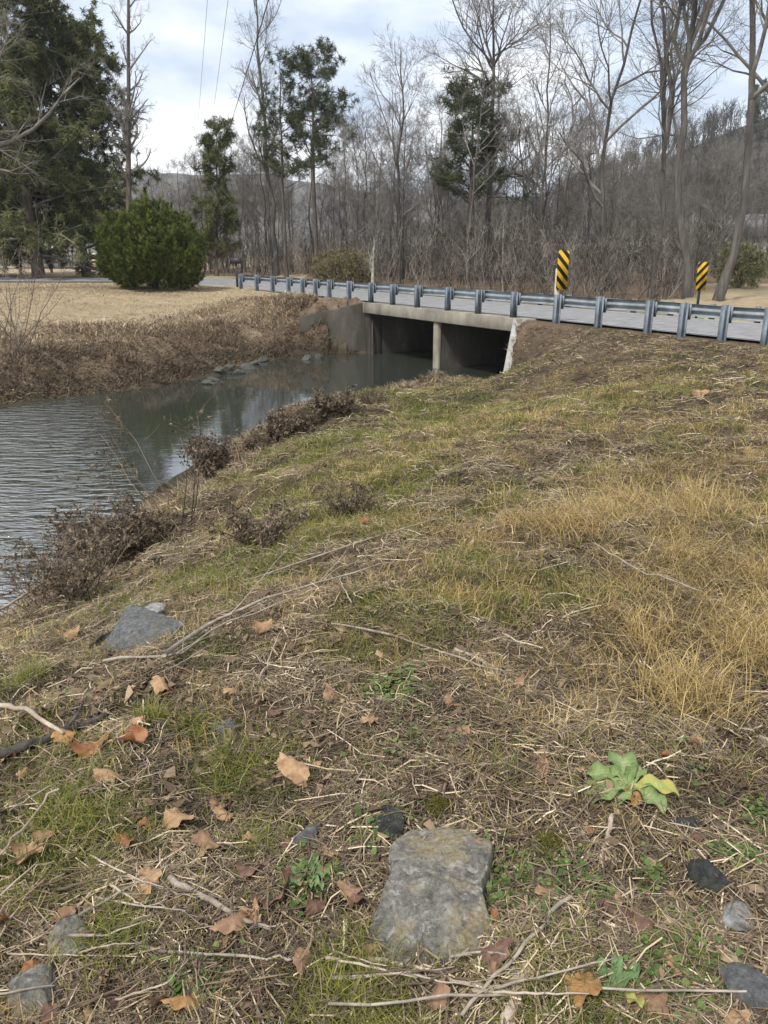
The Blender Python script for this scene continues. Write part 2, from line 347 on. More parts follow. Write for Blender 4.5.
def ground_mat():
    m, nt, N, L, b = nodes('ground_soil_and_thatch')
    geo = N.new('ShaderNodeNewGeometry')
    def noise(s, d=8, r=.65):
        n = N.new('ShaderNodeTexNoise'); n.inputs['Scale'].default_value = s; n.inputs['Detail'].default_value = d; n.inputs['Roughness'].default_value = r
        L.new(geo.outputs['Position'], n.inputs['Vector']); return n.outputs['Fac']
    def attr(n):
        a = N.new('ShaderNodeAttribute'); a.attribute_name = n; return a.outputs['Fac']
    def mix(f, a, b2):
        x = N.new('ShaderNodeMix'); x.data_type = 'RGBA'; L.new(f, x.inputs[0]); L.new(a, x.inputs[6]); L.new(b2, x.inputs[7]); return x.outputs[2]
    def rp(f, cols, lo=.3, hi=.7):
        r = ramp(N, cols, lo, hi); L.new(f, r.inputs['Fac']); return r.outputs['Color']
    soil = rp(noise(7, 10, .75), [(.02, .014, .01), (.05, .036, .025), (.10, .076, .052), (.18, .14, .095)])
    green = rp(noise(9, 10, .75), [(.028, .03, .012), (.075, .075, .03), (.15, .14, .06)])
    tan = rp(noise(5, 12, .8), [(.08, .056, .03), (.20, .15, .085), (.36, .28, .16)])
    brown = rp(noise(4, 12, .8), [(.045, .032, .024), (.12, .083, .058), (.21, .155, .11), (.3, .235, .17)])
    lawn = rp(noise(1.2, 12, .8), [(.26, .20, .125), (.38, .305, .20), (.47, .39, .265)])
    mud = rp(noise(3), [(.03, .028, .02), (.06, .052, .036), (.1, .085, .06)])
    c = mix(attr('green'), soil, green); c = mix(attr('tan'), c, tan); c = mix(attr('brown'), c, brown); c = mix(attr('lawn'), c, lawn); c = mix(attr('mud'), c, mud)
    sp_ = N.new('ShaderNodeMix'); sp_.data_type = 'RGBA'; sp_.blend_type = 'MULTIPLY'; sp_.inputs[0].default_value = .85; L.new(c, sp_.inputs[6]); L.new(rp(noise(150, 8, .85), [(.3, .28, .26), (1, 1, 1), (1.7, 1.65, 1.55)], .34, .66), sp_.inputs[7]); c = sp_.outputs[2]
    L.new(c, b.inputs['Base Color']); b.inputs['Roughness'].default_value = .95; b.inputs['Specular IOR Level'].default_value = .15
    bp = N.new('ShaderNodeBump'); bp.inputs['Strength'].default_value = .8; bp.inputs['Distance'].default_value = .13
    L.new(noise(60, 12, .8), bp.inputs['Height']); L.new(bp.outputs['Normal'], b.inputs['Normal'])
    return m
def water_mat():
    m, nt, N, L, b = nodes('creek_water')
    geo = N.new('ShaderNodeNewGeometry')
    b.inputs['Base Color'].default_value = (.03, .034, .028, 1); b.inputs['Roughness'].default_value = .04; b.inputs['IOR'].default_value = 5.0
    def noise(sx, sy, d, rot=.5):
        mp = N.new('ShaderNodeMapping'); mp.inputs['Rotation'].default_value = (0, 0, rot); mp.inputs['Scale'].default_value = (sx, sy, 1)
        L.new(geo.outputs['Position'], mp.inputs['Vector'])
        n = N.new('ShaderNodeTexNoise'); n.inputs['Scale'].default_value = 1; n.inputs['Detail'].default_value = d; n.inputs['Distortion'].default_value = .6
        L.new(mp.outputs[0], n.inputs['Vector']); return n.outputs['Fac']
    at_ = N.new('ShaderNodeAttribute'); at_.attribute_name = 'riffle'
    a = N.new('ShaderNodeMath'); a.operation = 'MULTIPLY'; L.new(noise(2.2, 7.5, 4), a.inputs[0]); L.new(at_.outputs['Fac'], a.inputs[1])
    c = N.new('ShaderNodeMath'); c.operation = 'MULTIPLY_ADD'; L.new(noise(1.2, 3.0, 2, .2), c.inputs[0]); c.inputs[1].default_value = .05; L.new(a.outputs[0], c.inputs[2])
    bp = N.new('ShaderNodeBump'); bp.inputs['Strength'].default_value = 1; bp.inputs['Distance'].default_value = .03
    L.new(c.outputs[0], bp.inputs['Height']); L.new(bp.outputs['Normal'], b.inputs['Normal'])
    return m
def asphalt_mat():
    m = mat('worn_asphalt', [(.12, .12, .125), (.19, .19, .195), (.25, .25, .255)], scale=3, bump=.3, bscale=60, rough=.9); return m
def sign_mat(sgn, name):
    m, nt, N, L, b = nodes(name)
    tc = N.new('ShaderNodeTexCoord'); sx = N.new('ShaderNodeSeparateXYZ'); L.new(tc.outputs['Object'], sx.inputs[0])
    a = N.new('ShaderNodeMath'); a.operation = 'MULTIPLY_ADD'; L.new(sx.outputs['X'], a.inputs[0]); a.inputs[1].default_value = sgn; L.new(sx.outputs['Z'], a.inputs[2])
    d = N.new('ShaderNodeMath'); d.operation = 'DIVIDE'; L.new(a.outputs[0], d.inputs[0]); d.inputs[1].default_value = .27
    f = N.new('ShaderNodeMath'); f.operation = 'FRACT'; L.new(d.outputs[0], f.inputs[0])
    g = N.new('ShaderNodeMath'); g.operation = 'GREATER_THAN'; L.new(f.outputs[0], g.inputs[0]); g.inputs[1].default_value = .5
    n = N.new('ShaderNodeTexNoise'); n.inputs['Scale'].default_value = 9; L.new(tc.outputs['Object'], n.inputs['Vector'])
    y = ramp(N, [(.42, .235, .012), (.53, .32, .022)], .3, .7); L.new(n.outputs['Fac'], y.inputs['Fac'])
    x = N.new('ShaderNodeMix'); x.data_type = 'RGBA'; L.new(g.outputs[0], x.inputs[0]); L.new(y.outputs['Color'], x.inputs[6]); x.inputs[7].default_value = (.010, .009, .009, 1)
    L.new(x.outputs[2], b.inputs['Base Color']); b.inputs['Roughness'].default_value = .6; b.inputs['Specular IOR Level'].default_value = .15
    return m

# ------------------------------------------------------------------ ground zones
def blob(x, y, L): 
    s = np.zeros(np.shape(x))
    for bx, by, r in L: s = np.maximum(s, np.exp(-((x - bx) ** 2 + (y - by) ** 2) / r ** 2))
    return s
TAN = [(1.35, 3.2, .8), (2.0, 3.7, .9), (2.2, 5.0, 1.2), (1.2, 4.7, .8), (2.8, 8, 2.0), (1.6, 10, 2.2), (.5, 8, 1.2), (3.5, 12, 2.2)]
GRN = [(-.25, 5.2, .9), (-.9, 4.4, .6), (-.6, 7, 1.2), (.2, 6.2, .9), (0, 10, 1.8), (.9, 13, 2.), (-1.1, 2.2, .35), (-.4, 2.2, .3), (-.05, 1.3, .22), (-.9, 1.75, .3), (0, 3.2, .5), (2.3, 11, 1.6), (-1.3, 8.5, .9), (.6, 3.6, .5)]
BRN = [(5.5, 17, 2.5), (7.5, 14.5, 2.2), (4.0, 19.5, 1.6), (2.5, 20.3, 1.2), (3.0, 4.6, .7), (-2.2, 9, .8), (-1.9, 12, .9), (-.8, 16.5, 1.4), (.3, 2.1, .5), (.75, 1.5, .6), (-.6, 1.5, .35), (1.6, 6.6, .6)]
def zones(x, y):
    n1 = fbm(x * .9 + 3, y * .9 + 8, 4); n2 = fbm(x * 2.3 + 31, y * 2.3, 4); n3 = fbm(x * 1.6 + 77, y * 1.6 + 20, 4)
    dn = segdist(x, y, NEAR); df = segdist(x, y, FAR); far = df < dn
    tan = np.clip(blob(x, y, TAN) * .95 + (n3 - .5) * 2.6, 0, 1) * .9
    grn = np.clip(blob(x, y, GRN) * .95 + (n2 - .5) * 3.0, 0, 1)
    brn = np.clip(blob(x, y, BRN) * .95 + (n3 - .55) * 2.2, 0, 1)
    bank = np.exp(-(np.minimum(dn, df) / 1.1) ** 2)
    brn = np.maximum(brn, np.clip(bank * 1.5, 0, 1)); brn = np.where(far, np.clip(1.15 - df / 4.2 + (n1 - .5) * 1.6 + (n2 - .5) * .8, 0, 1), brn)
    lawn = np.where(far | (y > 26 - .62 * x * 0), 1 - brn, 0)
    lawn = np.where(y + .62 * x > 32, 1, lawn)
    grn = np.where(far, 0, grn); tan = np.where(far, 0, tan)
    return tan, grn, brn, lawn

# ------------------------------------------------------------------ terrain sheet
def spaced(lo, hi):
    p = [0.]
    while p[-1] < hi: p.append(p[-1] + min(max(.014 * p[-1], .03), 9))
    n = [0.]
    while n[-1] > lo: n.append(n[-1] - min(max(.014 * -n[-1], .05 if lo > -100 else .03), 9))
    return np.array(n[:0:-1] + p)
gx, gy = spaced(-700, 700), spaced(-60, 900)
X, Y = np.meshgrid(gx, gy); X = X.ravel(); Y = Y.ravel()
Z = land(X, Y)
nx, ny = len(gx), len(gy)
ii = (np.arange(ny - 1)[:, None] * nx + np.arange(nx - 1)[None, :]).ravel()
tz, gz, bz, lz = zones(X, Y)
mud = np.where(inpoly(X, Y, CREEK), 1., np.clip(1.2 - (Z - WATER) / (.25 + .5 * fbm(X * 1.1, Y * 1.1, 3)), 0, 1))
woods = np.where(X > -5, sstep(Y + .55 * X, 35.3, 38) * (1 - sstep(X / np.maximum(Y, 1), .375, .40) * (Y < 44)), sstep(Y + .55 * X, 47, 56) * (X > -14))
bz = np.maximum(bz, woods); lz = lz * (1 - woods)
g = Acc().add(np.stack([X, Y, Z], 1), np.stack([ii, ii + 1, ii + nx + 1, ii + nx], 1)).build('ground', ground_mat(), smooth=True, attrs=dict(tan=tz, green=gz, brown=bz, lawn=lz, mud=mud))
tag(g, 'grassy creek bank, dormant lawn and field floor around the creek', 'ground', kind='structure')

# water sheet with calm and rippled stretches
wx, wy = np.meshgrid(np.linspace(-29, 13, 85), np.linspace(-14, 34, 97)); wx = wx.ravel(); wy = wy.ravel()
k = (np.arange(96)[:, None] * 85 + np.arange(84)[None]).ravel()
rif = (1.9 * (1 - sstep(wx + .35 * (wy - 7), -3.6, -2.0)) + .07) * (1 - .93 * sstep(wy + .3 * wx, 14.5, 19))
w = Acc().add(np.stack([wx, wy, np.full(len(wx), WATER)], 1), np.stack([k, k + 1, k + 86, k + 85], 1)).build('water', water_mat(), attrs=dict(riffle=rif))
tag(w, 'shallow creek water rippled at left and calm before the culvert', 'water', kind='structure')

# road ribbon
def smooth_line(L, n=8):
    P = [np.array(p, float) for p in L]; out = []
    for i in range(len(P) - 1):
        a, b, c, d = P[max(i - 1, 0)], P[i], P[i + 1], P[min(i + 2, len(P) - 1)]
        for s in np.arange(n) / n:
            out.append(.5 * (2 * b + (c - a) * s + (2 * a - 5 * b + 4 * c - d) * s * s + (3 * b - a - 3 * c + d) * s ** 3))
    return np.array(out + [P[-1]])
RC = smooth_line(CENTER, 6)
tn = nrm(np.gradient(RC, axis=0)); nn = np.stack([-tn[:, 1], tn[:, 0]], 1)
def strip(name, m, o0, o1, dz, label, cat):
    a, b = RC + nn * o0, RC + nn * o1
    def tl(o): return .042 * (3.7 - o) * (1 - sstep(-RC[:, 0], 2, 9))
    V = np.concatenate([np.column_stack([a, zroad(RC[:, 0]) + dz - tl(o0)]), np.column_stack([b, zroad(RC[:, 0]) + dz - tl(o1)])])
    n = len(RC); i = np.arange(n - 1)
    o = Acc().add(V, np.stack([i, i + 1, i + n + 1, i + n], 1)).build(name, m)
    return tag(o, label, cat, kind='structure')
strip('road', asphalt_mat(), -3.35, 3.35, .004, 'worn grey country road crossing the creek on the culvert', 'road')
strip('road_marking', MT['white'], -3.1, -3.0, .010, 'white edge line along the near side of the road', 'road marking')
strip('road_marking', MT['white'], 3.0, 3.1, .010, 'white edge line along the far side of the road', 'road marking')

# ------------------------------------------------------------------ culvert bridge
br = tag(empty('culvert_bridge', (*rd(SPAN / 2, 0), -.1)), 'low concrete culvert bridge with two openings over the creek', 'bridge')
br_inv = Matrix.Translation(-Vector(br.location))
def rotz(a): return np.array([[math.cos(a), -math.sin(a), 0], [math.sin(a), math.cos(a), 0], [0, 0, 1]])
RROT = np.array([[EV[0], NV[0], 0], [EV[1], NV[1], 0], [0, 0, 1.]])   # columns: along road, across road, up
def rbox(name, m, t0, t1, q0, q1, z0, z1, parent=br, bev=.02):
    c = rd((t0 + t1) / 2, (q0 + q1) / 2)
    o = Acc().box((0, 0, 0), (t1 - t0, q1 - q0, z1 - z0), RROT).build(name, m, parent)
    o.location = Vector((*c, (z0 + z1) / 2)) - Vector(parent.location)
    bm = bmesh.new(); bm.from_mesh(o.data); bmesh.ops.bevel(bm, geom=bm.edges, offset=bev, segments=1, affect='EDGES', profile=.5); bm.to_mesh(o.data); bm.free()
    return o
dk = rbox('deck', MT['concrete'], -.28, SPAN + .28, -.22, 7.5, -.45, -.097)
for v in dk.data.vertices: v.co.z -= .0425 * max(0, v.co.y * NV[1] + v.co.x * NV[0] + 3.64 - .2)
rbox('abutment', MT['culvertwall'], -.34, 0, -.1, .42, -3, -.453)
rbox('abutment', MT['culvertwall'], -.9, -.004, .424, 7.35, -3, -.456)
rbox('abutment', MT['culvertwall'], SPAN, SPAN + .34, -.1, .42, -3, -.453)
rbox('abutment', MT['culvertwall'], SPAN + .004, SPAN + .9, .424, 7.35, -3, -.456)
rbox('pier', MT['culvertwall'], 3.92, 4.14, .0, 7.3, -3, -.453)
rbox('pier_nose', MT['concrete'], 3.9, 4.16, -.14, -.002, -3, -.456)  # pier front split off, left lighter than the shade-coloured faces behind
def wing(name, m, a, b, za, zb, th, side):
    a = np.array(a); b = np.array(b); d = nrm(b - a); n = np.array([-d[1], d[0]]) * side * th
    pts = [(*a, -3), (*b, -3), (*b, zb), (*a, za)]; pts2 = [(p[0] + n[0], p[1] + n[1], p[2]) for p in pts]
    V = np.array(pts + pts2) - np.array(br.location)
    o = Acc().add(V, [[0, 1, 2, 3], [7, 6, 5, 4], [0, 4, 5, 1], [1, 5, 6, 2], [2, 6, 7, 3], [3, 7, 4, 0]]).build(name, m, br)
    bm = bmesh.new(); bm.from_mesh(o.data); bmesh.ops.recalc_face_normals(bm, faces=bm.faces)
    bmesh.ops.bevel(bm, geom=bm.edges, offset=.02, segments=1, affect='EDGES'); bm.to_mesh(o.data); bm.free()
    return o
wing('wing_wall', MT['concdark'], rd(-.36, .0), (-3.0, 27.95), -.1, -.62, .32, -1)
wing('wing_wall', MT['concpale'], rd(SPAN + .06, -.24), (3.05, 20.0), -.1, -1.55, .36, 1)

# ------------------------------------------------------------------ guardrails
RTOP = .54
def guardrail(t0, t1, q, posts, side, ztop_, label, name='guardrail'):
    ts = np.array(posts)
    root = tag(empty(name, (*rd((t0 + t1) / 2, q), -.1)), label, 'guardrail', 'guardrails along the bridge road')
    off = np.array(root.location)
    prof = [(0, .06), (.05, .075), (.083, .10), (.083, .12), (.035, .155), (.012, .185), (.035, .215), (.083, .25), (.083, .27), (.05, .295), (0, .31)]
    tt = np.linspace(t0, t1, 60)
    V = []
    for th in (0, .006):
        for t in tt:
            wob = .012 * math.sin(t * 1.7) 
            for (dq, dz) in prof:
                x, y = rd(t, q + side * (.17 + dq - .0 + th)); V.append((x, y, ztop_ - .31 + dz + wob * .6))
    k = len(prof); n = len(tt); Q = []
    for s in range(2):
        for i in range(n - 1):
            for j in range(k - 1): a = s * n * k + i * k + j; Q.append([a, a + 1, a + k + 1, a + k])
    for i in range(n - 1):
        for j in (0, k - 1): a = i * k + j; b = n * k + a; Q.append([a, a + k, b + k, b])
    Acc().add(np.array(V) - off, Q).build('rail', MT['steel'], root)
    pm = None
    for t in ts:
        c = np.array([*rd(t, q), 0])
        jz = math.sin(t * 7.3) * .012; 
        A = Acc(); h0, h1 = (-.105 - .042 * max(q, 0) if -.3 < t < SPAN + .3 else -.8), ztop_ + .03 + jz
        lean = np.array([math.sin(t * 3.1) * .012, math.cos(t * 5) * .012])
        def hsec(A, cc, w, dpt, z0, z1):
            for dt, dq, sw, sd in ((0, -dpt / 2, w, .012), (0, dpt / 2, w, .012), (0, 0, .012, dpt - .014)):
                x, y = np.array(cc[:2]) + EV * dt + NV * side * dq
                A.box(np.array([x, y, (z0 + z1) / 2]) - off, (sw, sd, z1 - z0), RROT)
        hsec(A, c, .105, .15, h0, h1)
        p = A.build('post', MT['steelpost'], root)
        B = Acc(); cb = c[:2] + NV * side * .125
        hsec(B, cb, .105, .09, ztop_ - .33, ztop_ - .005)
        p2 = B.build('blockout', MT['steelpost'], p)
    return root
def post_t(px):
    d = 13100 / (px + 120.); q = ray(px, 290) * d; return float((q[:2] - P0) @ EV)
PX = [239, 255, 271, 287, 301, 314, 328, 348, 370, 392, 417, 448, 479, 515, 559, 602, 653, 688, 730, 775, 820, 880]
guardrail(post_t(239) - .3, 15.5, 0, [post_t(p) for p in PX], 1, RTOP, 'long galvanised guardrail on the near edge of the bridge')
guardrail(-3, 15, 7.4, list(np.arange(-2.6, 15.2, 1.55)), -1, .02, 'second galvanised guardrail along the far edge of the road')

# ------------------------------------------------------------------ hazard marker signs and small roadside pieces
def marker(px, t, q, z0, z1, w, sgn, post_h, rz, label, wood):
    c = rd(t, q); root = tag(empty('hazard_marker', (*c, -.1), rz), label, 'road sign', 'striped hazard markers at the bridge end')
    o = Acc().box((0, 0, 0), (w, .006, z1 - z0)).build('panel', sign_mat(sgn, 'hazard_stripes'), root)
    o.location = (0, -.04, (z0 + z1) / 2 + .1)
    bm = bmesh.new(); bm.from_mesh(o.data)
    ed = [e for e in bm.edges if abs(e.verts[0].co.y - e.verts[1].co.y) > .004]
    bmesh.ops.bevel(bm, geom=ed, offset=.03, segments=3, affect='EDGES'); bm.to_mesh(o.data); bm.free()
    if wood: Acc().box((-.09, .03, post_h / 2 - .15), (.1, .09, post_h + .3)).build('post', MT['wood'], root)
    else: Acc().box((0, .0, post_h / 2 - .15), (.07, .04, post_h + .3)).build('post', MT['black'], root)
marker(565, post_t(549), .42, .66, 1.62, .33, 1.0, 1.28, .35, 'yellow and black striped marker at near guardrail beside wooden post', True)
marker(702, 7.98, 7.0, .45, 1.29, .36, -1.0, 1.3, .25, 'striped marker across the road standing before the thick trunks', False)
mb = tag(empty('mailbox', (-7.25, 39.6, land1(-7.25, 39.6))), 'dark mailbox on a post at the far end of the guardrail', 'mailbox')
Acc().box((0, 0, .5), (.1, .1, 1.2)).build('post', MT['darkwood'], mb)
th = np.linspace(0, math.pi, 9); pr = [(-.12, 0)] + [(-.12 * math.cos(a), .14 + .12 * math.sin(a)) for a in th] + [(.12, 0)]
V = [(x, s * .27, 1.1 + z) for s in (-1, 1) for x, z in pr]; n = len(pr)
bxm = Acc().add(V, [[i, (i + 1) % n, n + (i + 1) % n, n + i] for i in range(n)], [[0, i + 1, i] for i in range(1, n - 1)] + [[n, n + i, n + i + 1] for i in range(1, n - 1)]).build('box', MT['black'], mb)
bxm.rotation_euler = (0, 0, 1.2)

# ------------------------------------------------------------------ trees
def grow(P, R, c, u0, u1, ang, L, rr, m, up, wob, r, rmin=.006, tip=.3, flat=1.0):
    n, m0, _ = P.shape; idx = np.repeat(np.arange(n), c); N = len(idx)
    u = r.uniform(u0, u1, N) if c > 1 else np.full(N, u1)
    f = u * (m0 - 1); i = np.clip(np.floor(f).astype(int), 0, m0 - 2); t = (f - i)[:, None]
    pos = P[idx, i] * (1 - t) + P[idx, i + 1] * t; T = nrm(P[idx, i + 1] - P[idx, i])
    r0 = np.maximum((R[idx, i] * (1 - t[:, 0]) + R[idx, i + 1] * t[:, 0]) * rr, rmin)
    v = r.normal(0, 1, (N, 3)); v[:, 2] *= flat; v -= T * (v * T).sum(1, keepdims=True); v = nrm(v)
    a = ang * r.uniform(.65, 1.3, N)[:, None]
    d = nrm(T * np.cos(a) + v * np.sin(a))
    ln = L * (1 - .5 * u) * r.uniform(.55, 1.25, N)
    out = np.zeros((N, m, 3)); out[:, 0] = pos
    for j in range(1, m):
        d = nrm(d + wob * r.normal(0, 1, (N, 3)) + np.array([0, 0, up]))
        out[:, j] = out[:, j - 1] + d * (ln / (m - 1))[:, None]
    RR = r0[:, None] * np.linspace(1, tip, m)[None]
    return out, np.maximum(RR, rmin * .7), u
def trunk_line(H, m, r, lean=(0, 0), wob=.02, curve=None):
    z = np.linspace(0, 1, m); P = np.zeros((m, 3)); P[:, 2] = z * H
    w = np.cumsum(r.normal(0, wob, (m, 2)) * H / m * 3, axis=0); w[0] = 0
    P[:, :2] = w + np.outer(z, lean)
    if curve is not None: P[:, 0] += curve(z)
    return P
def bare_tree(H, r0, seed, lean=(0, 0), limbs=11, u0=.3, spread=.9, wob=.03, curve=None, dens=(6, 5, 4), name='bare_tree', mt='bark', mw='twig', limbL=.42, up=.10, rmin=.007, rr=.62, lw=.11):
    r = np.random.default_rng(seed); root = empty(name)
    P = trunk_line(H, 12, r, lean, wob, curve); R = r0 * (1 - .82 * np.linspace(0, 1, 12) ** .8); R[0] *= 1.35
    P[0, 2] = -.3
    Acc().tubes(P, R, 9).build('trunk', MT[mt], root, smooth=True)
    A = Acc()
    P1, R1, u = grow(P[None], R[None], limbs, u0, .97, spread, H * limbL, rr, 8, up, lw, r)
    A.tubes(P1, R1, 6)
    P2, R2, _ = grow(P1, R1, dens[0], .2, 1, .75, H * limbL * .42, .6, 6, up * .7, .13, r, rmin)
    A.tubes(P2, R2, 4)
    P3, R3, _ = grow(P2, R2, dens[1], .15, 1, .7, H * limbL * .2, .6, 5, .05, .16, r, rmin)
    A.tubes(P3, R3, 3)
    if dens[2]:
        P4, R4, _ = grow(P3, R3, dens[2], .2, 1, .7, H * limbL * .1, .7, 3, .04, .2, r, rmin * .8)
        A.tubes(P4, R4, 3)
    A.build('crown', MT[mw], root)
    return root
def pine(H, r0, seed, u0=.45, limbs=26, limbL=.24, lean=(0, 0), per=34, nl=.34, nw=.04, name='pine_tree', mn='pine', spread=1.25, droop=.03, clump=3, wob=.015):
    r = np.random.default_rng(seed); root = empty(name)
    P = trunk_line(H, 12, r, lean, wob); R = r0 * (1 - .85 * np.linspace(0, 1, 12)); R[0] *= 1.3; P[0, 2] = -.3
    Acc().tubes(P, R, 8).build('trunk', MT['pinebark'], root, smooth=True)
    B = Acc()
    P1, R1, u = grow(P[None], R[None], limbs, u0, 1., spread, H * limbL * 1.3, .4, 6, droop, .09, r, .012)
    P2, R2, _ = grow(P1, R1, 4, .35, 1, .7, H * limbL * .35, .6, 4, .06, .12, r, .01)
    B.tubes(P1, R1, 4); B.tubes(P2, R2, 3)
    B.build('branches', MT['pinebark'], root)
    c = np.concatenate([P2[:, -1], P2[:, -2], P1[:, -1], P[-1:]] + ([P2[:, 1], P1[:, -2], P1[:, -3]] if clump > 3 else []))
    c = c + r.normal(0, .12, c.shape)
    Acc().needles(c, per, nl, nw, r, .3).build('crown', MT[mn], root)
    return root
def drooping_evergreen(H, r0, seed, u0=.07, limbs=115, reach=4.6, name='evergreen_tree', per=30, lean=(0, 0)):
    r = np.random.default_rng(seed); root = empty(name)
    P = trunk_line(H, 12, r, lean, .008); R = r0 * (1 - .85 * np.linspace(0, 1, 12)); R[0] *= 1.25; P[0, 2] = -.3
    Acc().tubes(P, R, 9).build('trunk', MT['pinebark'], root, smooth=True)
    P1, R1, u = grow(P[None], R[None], limbs, u0, .98, 1.3, reach * 1.25, .3, 8, -.045, .08, r, .014)
    P2, R2, _ = grow(P1, R1, 12, .15, 1, .85, reach * .36, .6, 5, -.13, .12, r, .01, flat=.5)
    B = Acc(); B.tubes(P1, R1, 4); B.tubes(P2, R2, 3)
    B.build('branches', MT['twig'], root)
    c = P2[:, 1:].reshape(-1, 3); c = np.concatenate([c, P1[:, 4:].reshape(-1, 3)])
    c = c[r.random(len(c)) < .85]; c = c + r.normal(0, .12, c.shape)
    Acc().needles(c, per, .30, .05, r, -.55).build('crown', MT['cedar'], root)
    return root
def shrub_ball(name, W, H, seed, m, n=1500, per=22, up=.9, tri=(.2, .04), pointy=.0, base=.0, plumes=0):
    r = np.random.default_rng(seed); root = empty(name)
    th = r.uniform(0, 2 * math.pi, n); cz = r.uniform(-.75, 1, n); rad = r.random(n) ** .28
    lump = .68 + .62 * fbm(th * 2.3 + 5, cz * 3.1 + 3, 3)
    s = np.sqrt(np.maximum(0, 1 - cz ** 2))
    c = np.stack([np.cos(th) * s * W / 2 * rad * lump, np.sin(th) * s * W / 2 * rad * lump, H * (.40 + .54 * cz * rad * lump)], 1)
    c[:, 2] += pointy * np.exp(-(np.hypot(c[:, 0], c[:, 1]) / (W * .16)) ** 2) * (cz > 0)
    c[:, 2] = np.where(c[:, 2] < .1, r.uniform(.03, .3, n), c[:, 2])
    st = np.zeros((26, 5, 3)); az = r.uniform(0, 6.28, 26)
    for j in range(5): st[:, j] = np.stack([np.cos(az) * W * .3 * (j / 4) ** 1.2, np.sin(az) * W * .3 * (j / 4) ** 1.2, np.full(26, H * .7 * j / 4 - .1)], 1) + r.normal(0, .03, (26, 3))
    Acc().tubes(st, np.full((26, 5), .03) * np.linspace(1, .3, 5), 5).build('stems', MT['bark'], root)
    out = nrm(c - np.array([0, 0, H * .25])) * 1.2
    if plumes:
        k = np.argsort(-rad)[:plumes]; ax = nrm(out[k] * .5 + np.array([0, 0, 1.]) + r.normal(0, .15, (plumes, 3))); tt = np.linspace(0, 1, 9)
        pc = (c[k][:, None] + ax[:, None] * (tt * .55)[None, :, None] * r.uniform(.5, 1.3, plumes)[:, None, None] + r.normal(0, .05, (plumes, 9, 3)) * (1.2 - tt)[None, :, None]).reshape(-1, 3)
        c = np.concatenate([c, pc]); out = np.concatenate([out, np.repeat(ax, 9, 0) * 1.5])
    Acc().needles(c, per, tri[0], tri[1], r, up, bias=out).build('crown', m, root)
    return root
def put(o, px, d, label, cat='tree', group=None, sc=1, rz=None, dz=0):
    x, y = deep(px, d); o.location = (x, y, land1(x, y) + dz); o.scale = (sc,) * 3
    if rz is not None: o.rotation_euler = (0, 0, rz)
    return tag(o, label, cat, group)

# the woods: eight kinds of bare tree, copied
protos = [bare_tree(11, .095 + .02 * (i % 3), 100 + i, limbs=10 + i % 4, u0=.24 + .06 * (i % 3), spread=.8 + .12 * (i % 3), limbL=.40 + .05 * (i % 2), dens=(7, 6, 3), wob=.03 + .01 * (i % 2), mw=['twig', 'twig', 'woodtwig'][i % 3], rmin=.0085) for i in range(8)]
used = set()
spots = []
r = np.random.default_rng(5)
def wood_ok(px, d):
    if px < 130 and d < 66: return False
    if px < 205 and d < 58: return False
    if px < 330 and d < 50: return False
    return True
while len(spots) < 285:
    px = r.uniform(-90, 860); d = 41 + 55 * r.random() ** 1.25
    if not wood_ok(px, d): continue
    x, y = deep(px, d)
    if any((x - a) ** 2 + (y - b) ** 2 < 1.6 for a, b, *_ in spots): continue
    if segdist(np.array([x]), np.array([y]), CENTER)[0] < 5.5 or inpoly(np.array([x]), np.array([y]), CREEK)[0]: continue
    if 590 < px and d < 47: continue
    spots.append((x, y, px, d))
for x, y, px, d in spots:
    i = int(r.integers(8)); o = protos[i] if i not in used else copy_tree(protos[i]); used.add(i)
    tall = r.uniform(.45, .95) * (1 if px < 560 else .92)
    if 130 < px < 205: tall *= .8
    if 325 < px < 420: tall *= .85
    o.location = (x, y, land1(x, y)); o.rotation_euler = (r.normal(0, .03), r.normal(0, .03), r.uniform(0, 6.28)); s = tall
    o.scale = (s * r.uniform(.85, 1.1),) * 2 + (s,)
    tag(o, 'slim bare tree among the crowded grey woods beyond the road', 'tree', 'slim bare trees of the woods')

# trees that stand out
put(bare_tree(14.6, .22, 31, limbs=15, u0=.28, spread=.95, limbL=.52, lean=(-.6, 0), rr=.78, lw=.16, dens=(8, 7, 5), wob=.02, up=.07), 486, 45, 'tall bare tree with wide crooked crown above the dark pine')
put(bare_tree(16, .2, 32, limbs=15, u0=.35, spread=.5, limbL=.34, lean=(-.5, 0), dens=(7, 6, 4)), 276, 51, 'tall bare tree with fine twigs directly left of tall pines')
put(bare_tree(18, .19, 33, limbs=11, u0=.3, spread=.72, limbL=.5, curve=lambda z: -2.0 * z - .3 * np.sin(z * 5), rr=.8, lw=.17, dens=(8, 7, 4)), 690, 30, 'thick straight bare trunk just left of the far striped marker')
put(bare_tree(19, .17, 34, limbs=10, u0=.34, spread=.72, limbL=.5, curve=lambda z: -1.6 * z + .35 * np.sin(z * 6), rr=.8, lw=.17, dens=(8, 7, 4)), 718, 28.5, 'thick bare tree leaning right beside the sage green shrub')
put(bare_tree(17, .15, 35, limbs=12, u0=.25, spread=.72, limbL=.5, curve=lambda z: -1.6 * z + .5 * np.sin(z * 5), rr=.8, lw=.17, dens=(8, 7, 4)), 652, 34, 'bare tree leaning left behind the guardrail between the two markers')
put(bare_tree(15, .14, 36, limbs=12, u0=.22, spread=.72, limbL=.5, curve=lambda z: -.8 * np.sin(z * 4), rr=.8, lw=.17, dens=(8, 7, 4)), 610, 37, 'crooked bare tree with low limbs right of the near marker')
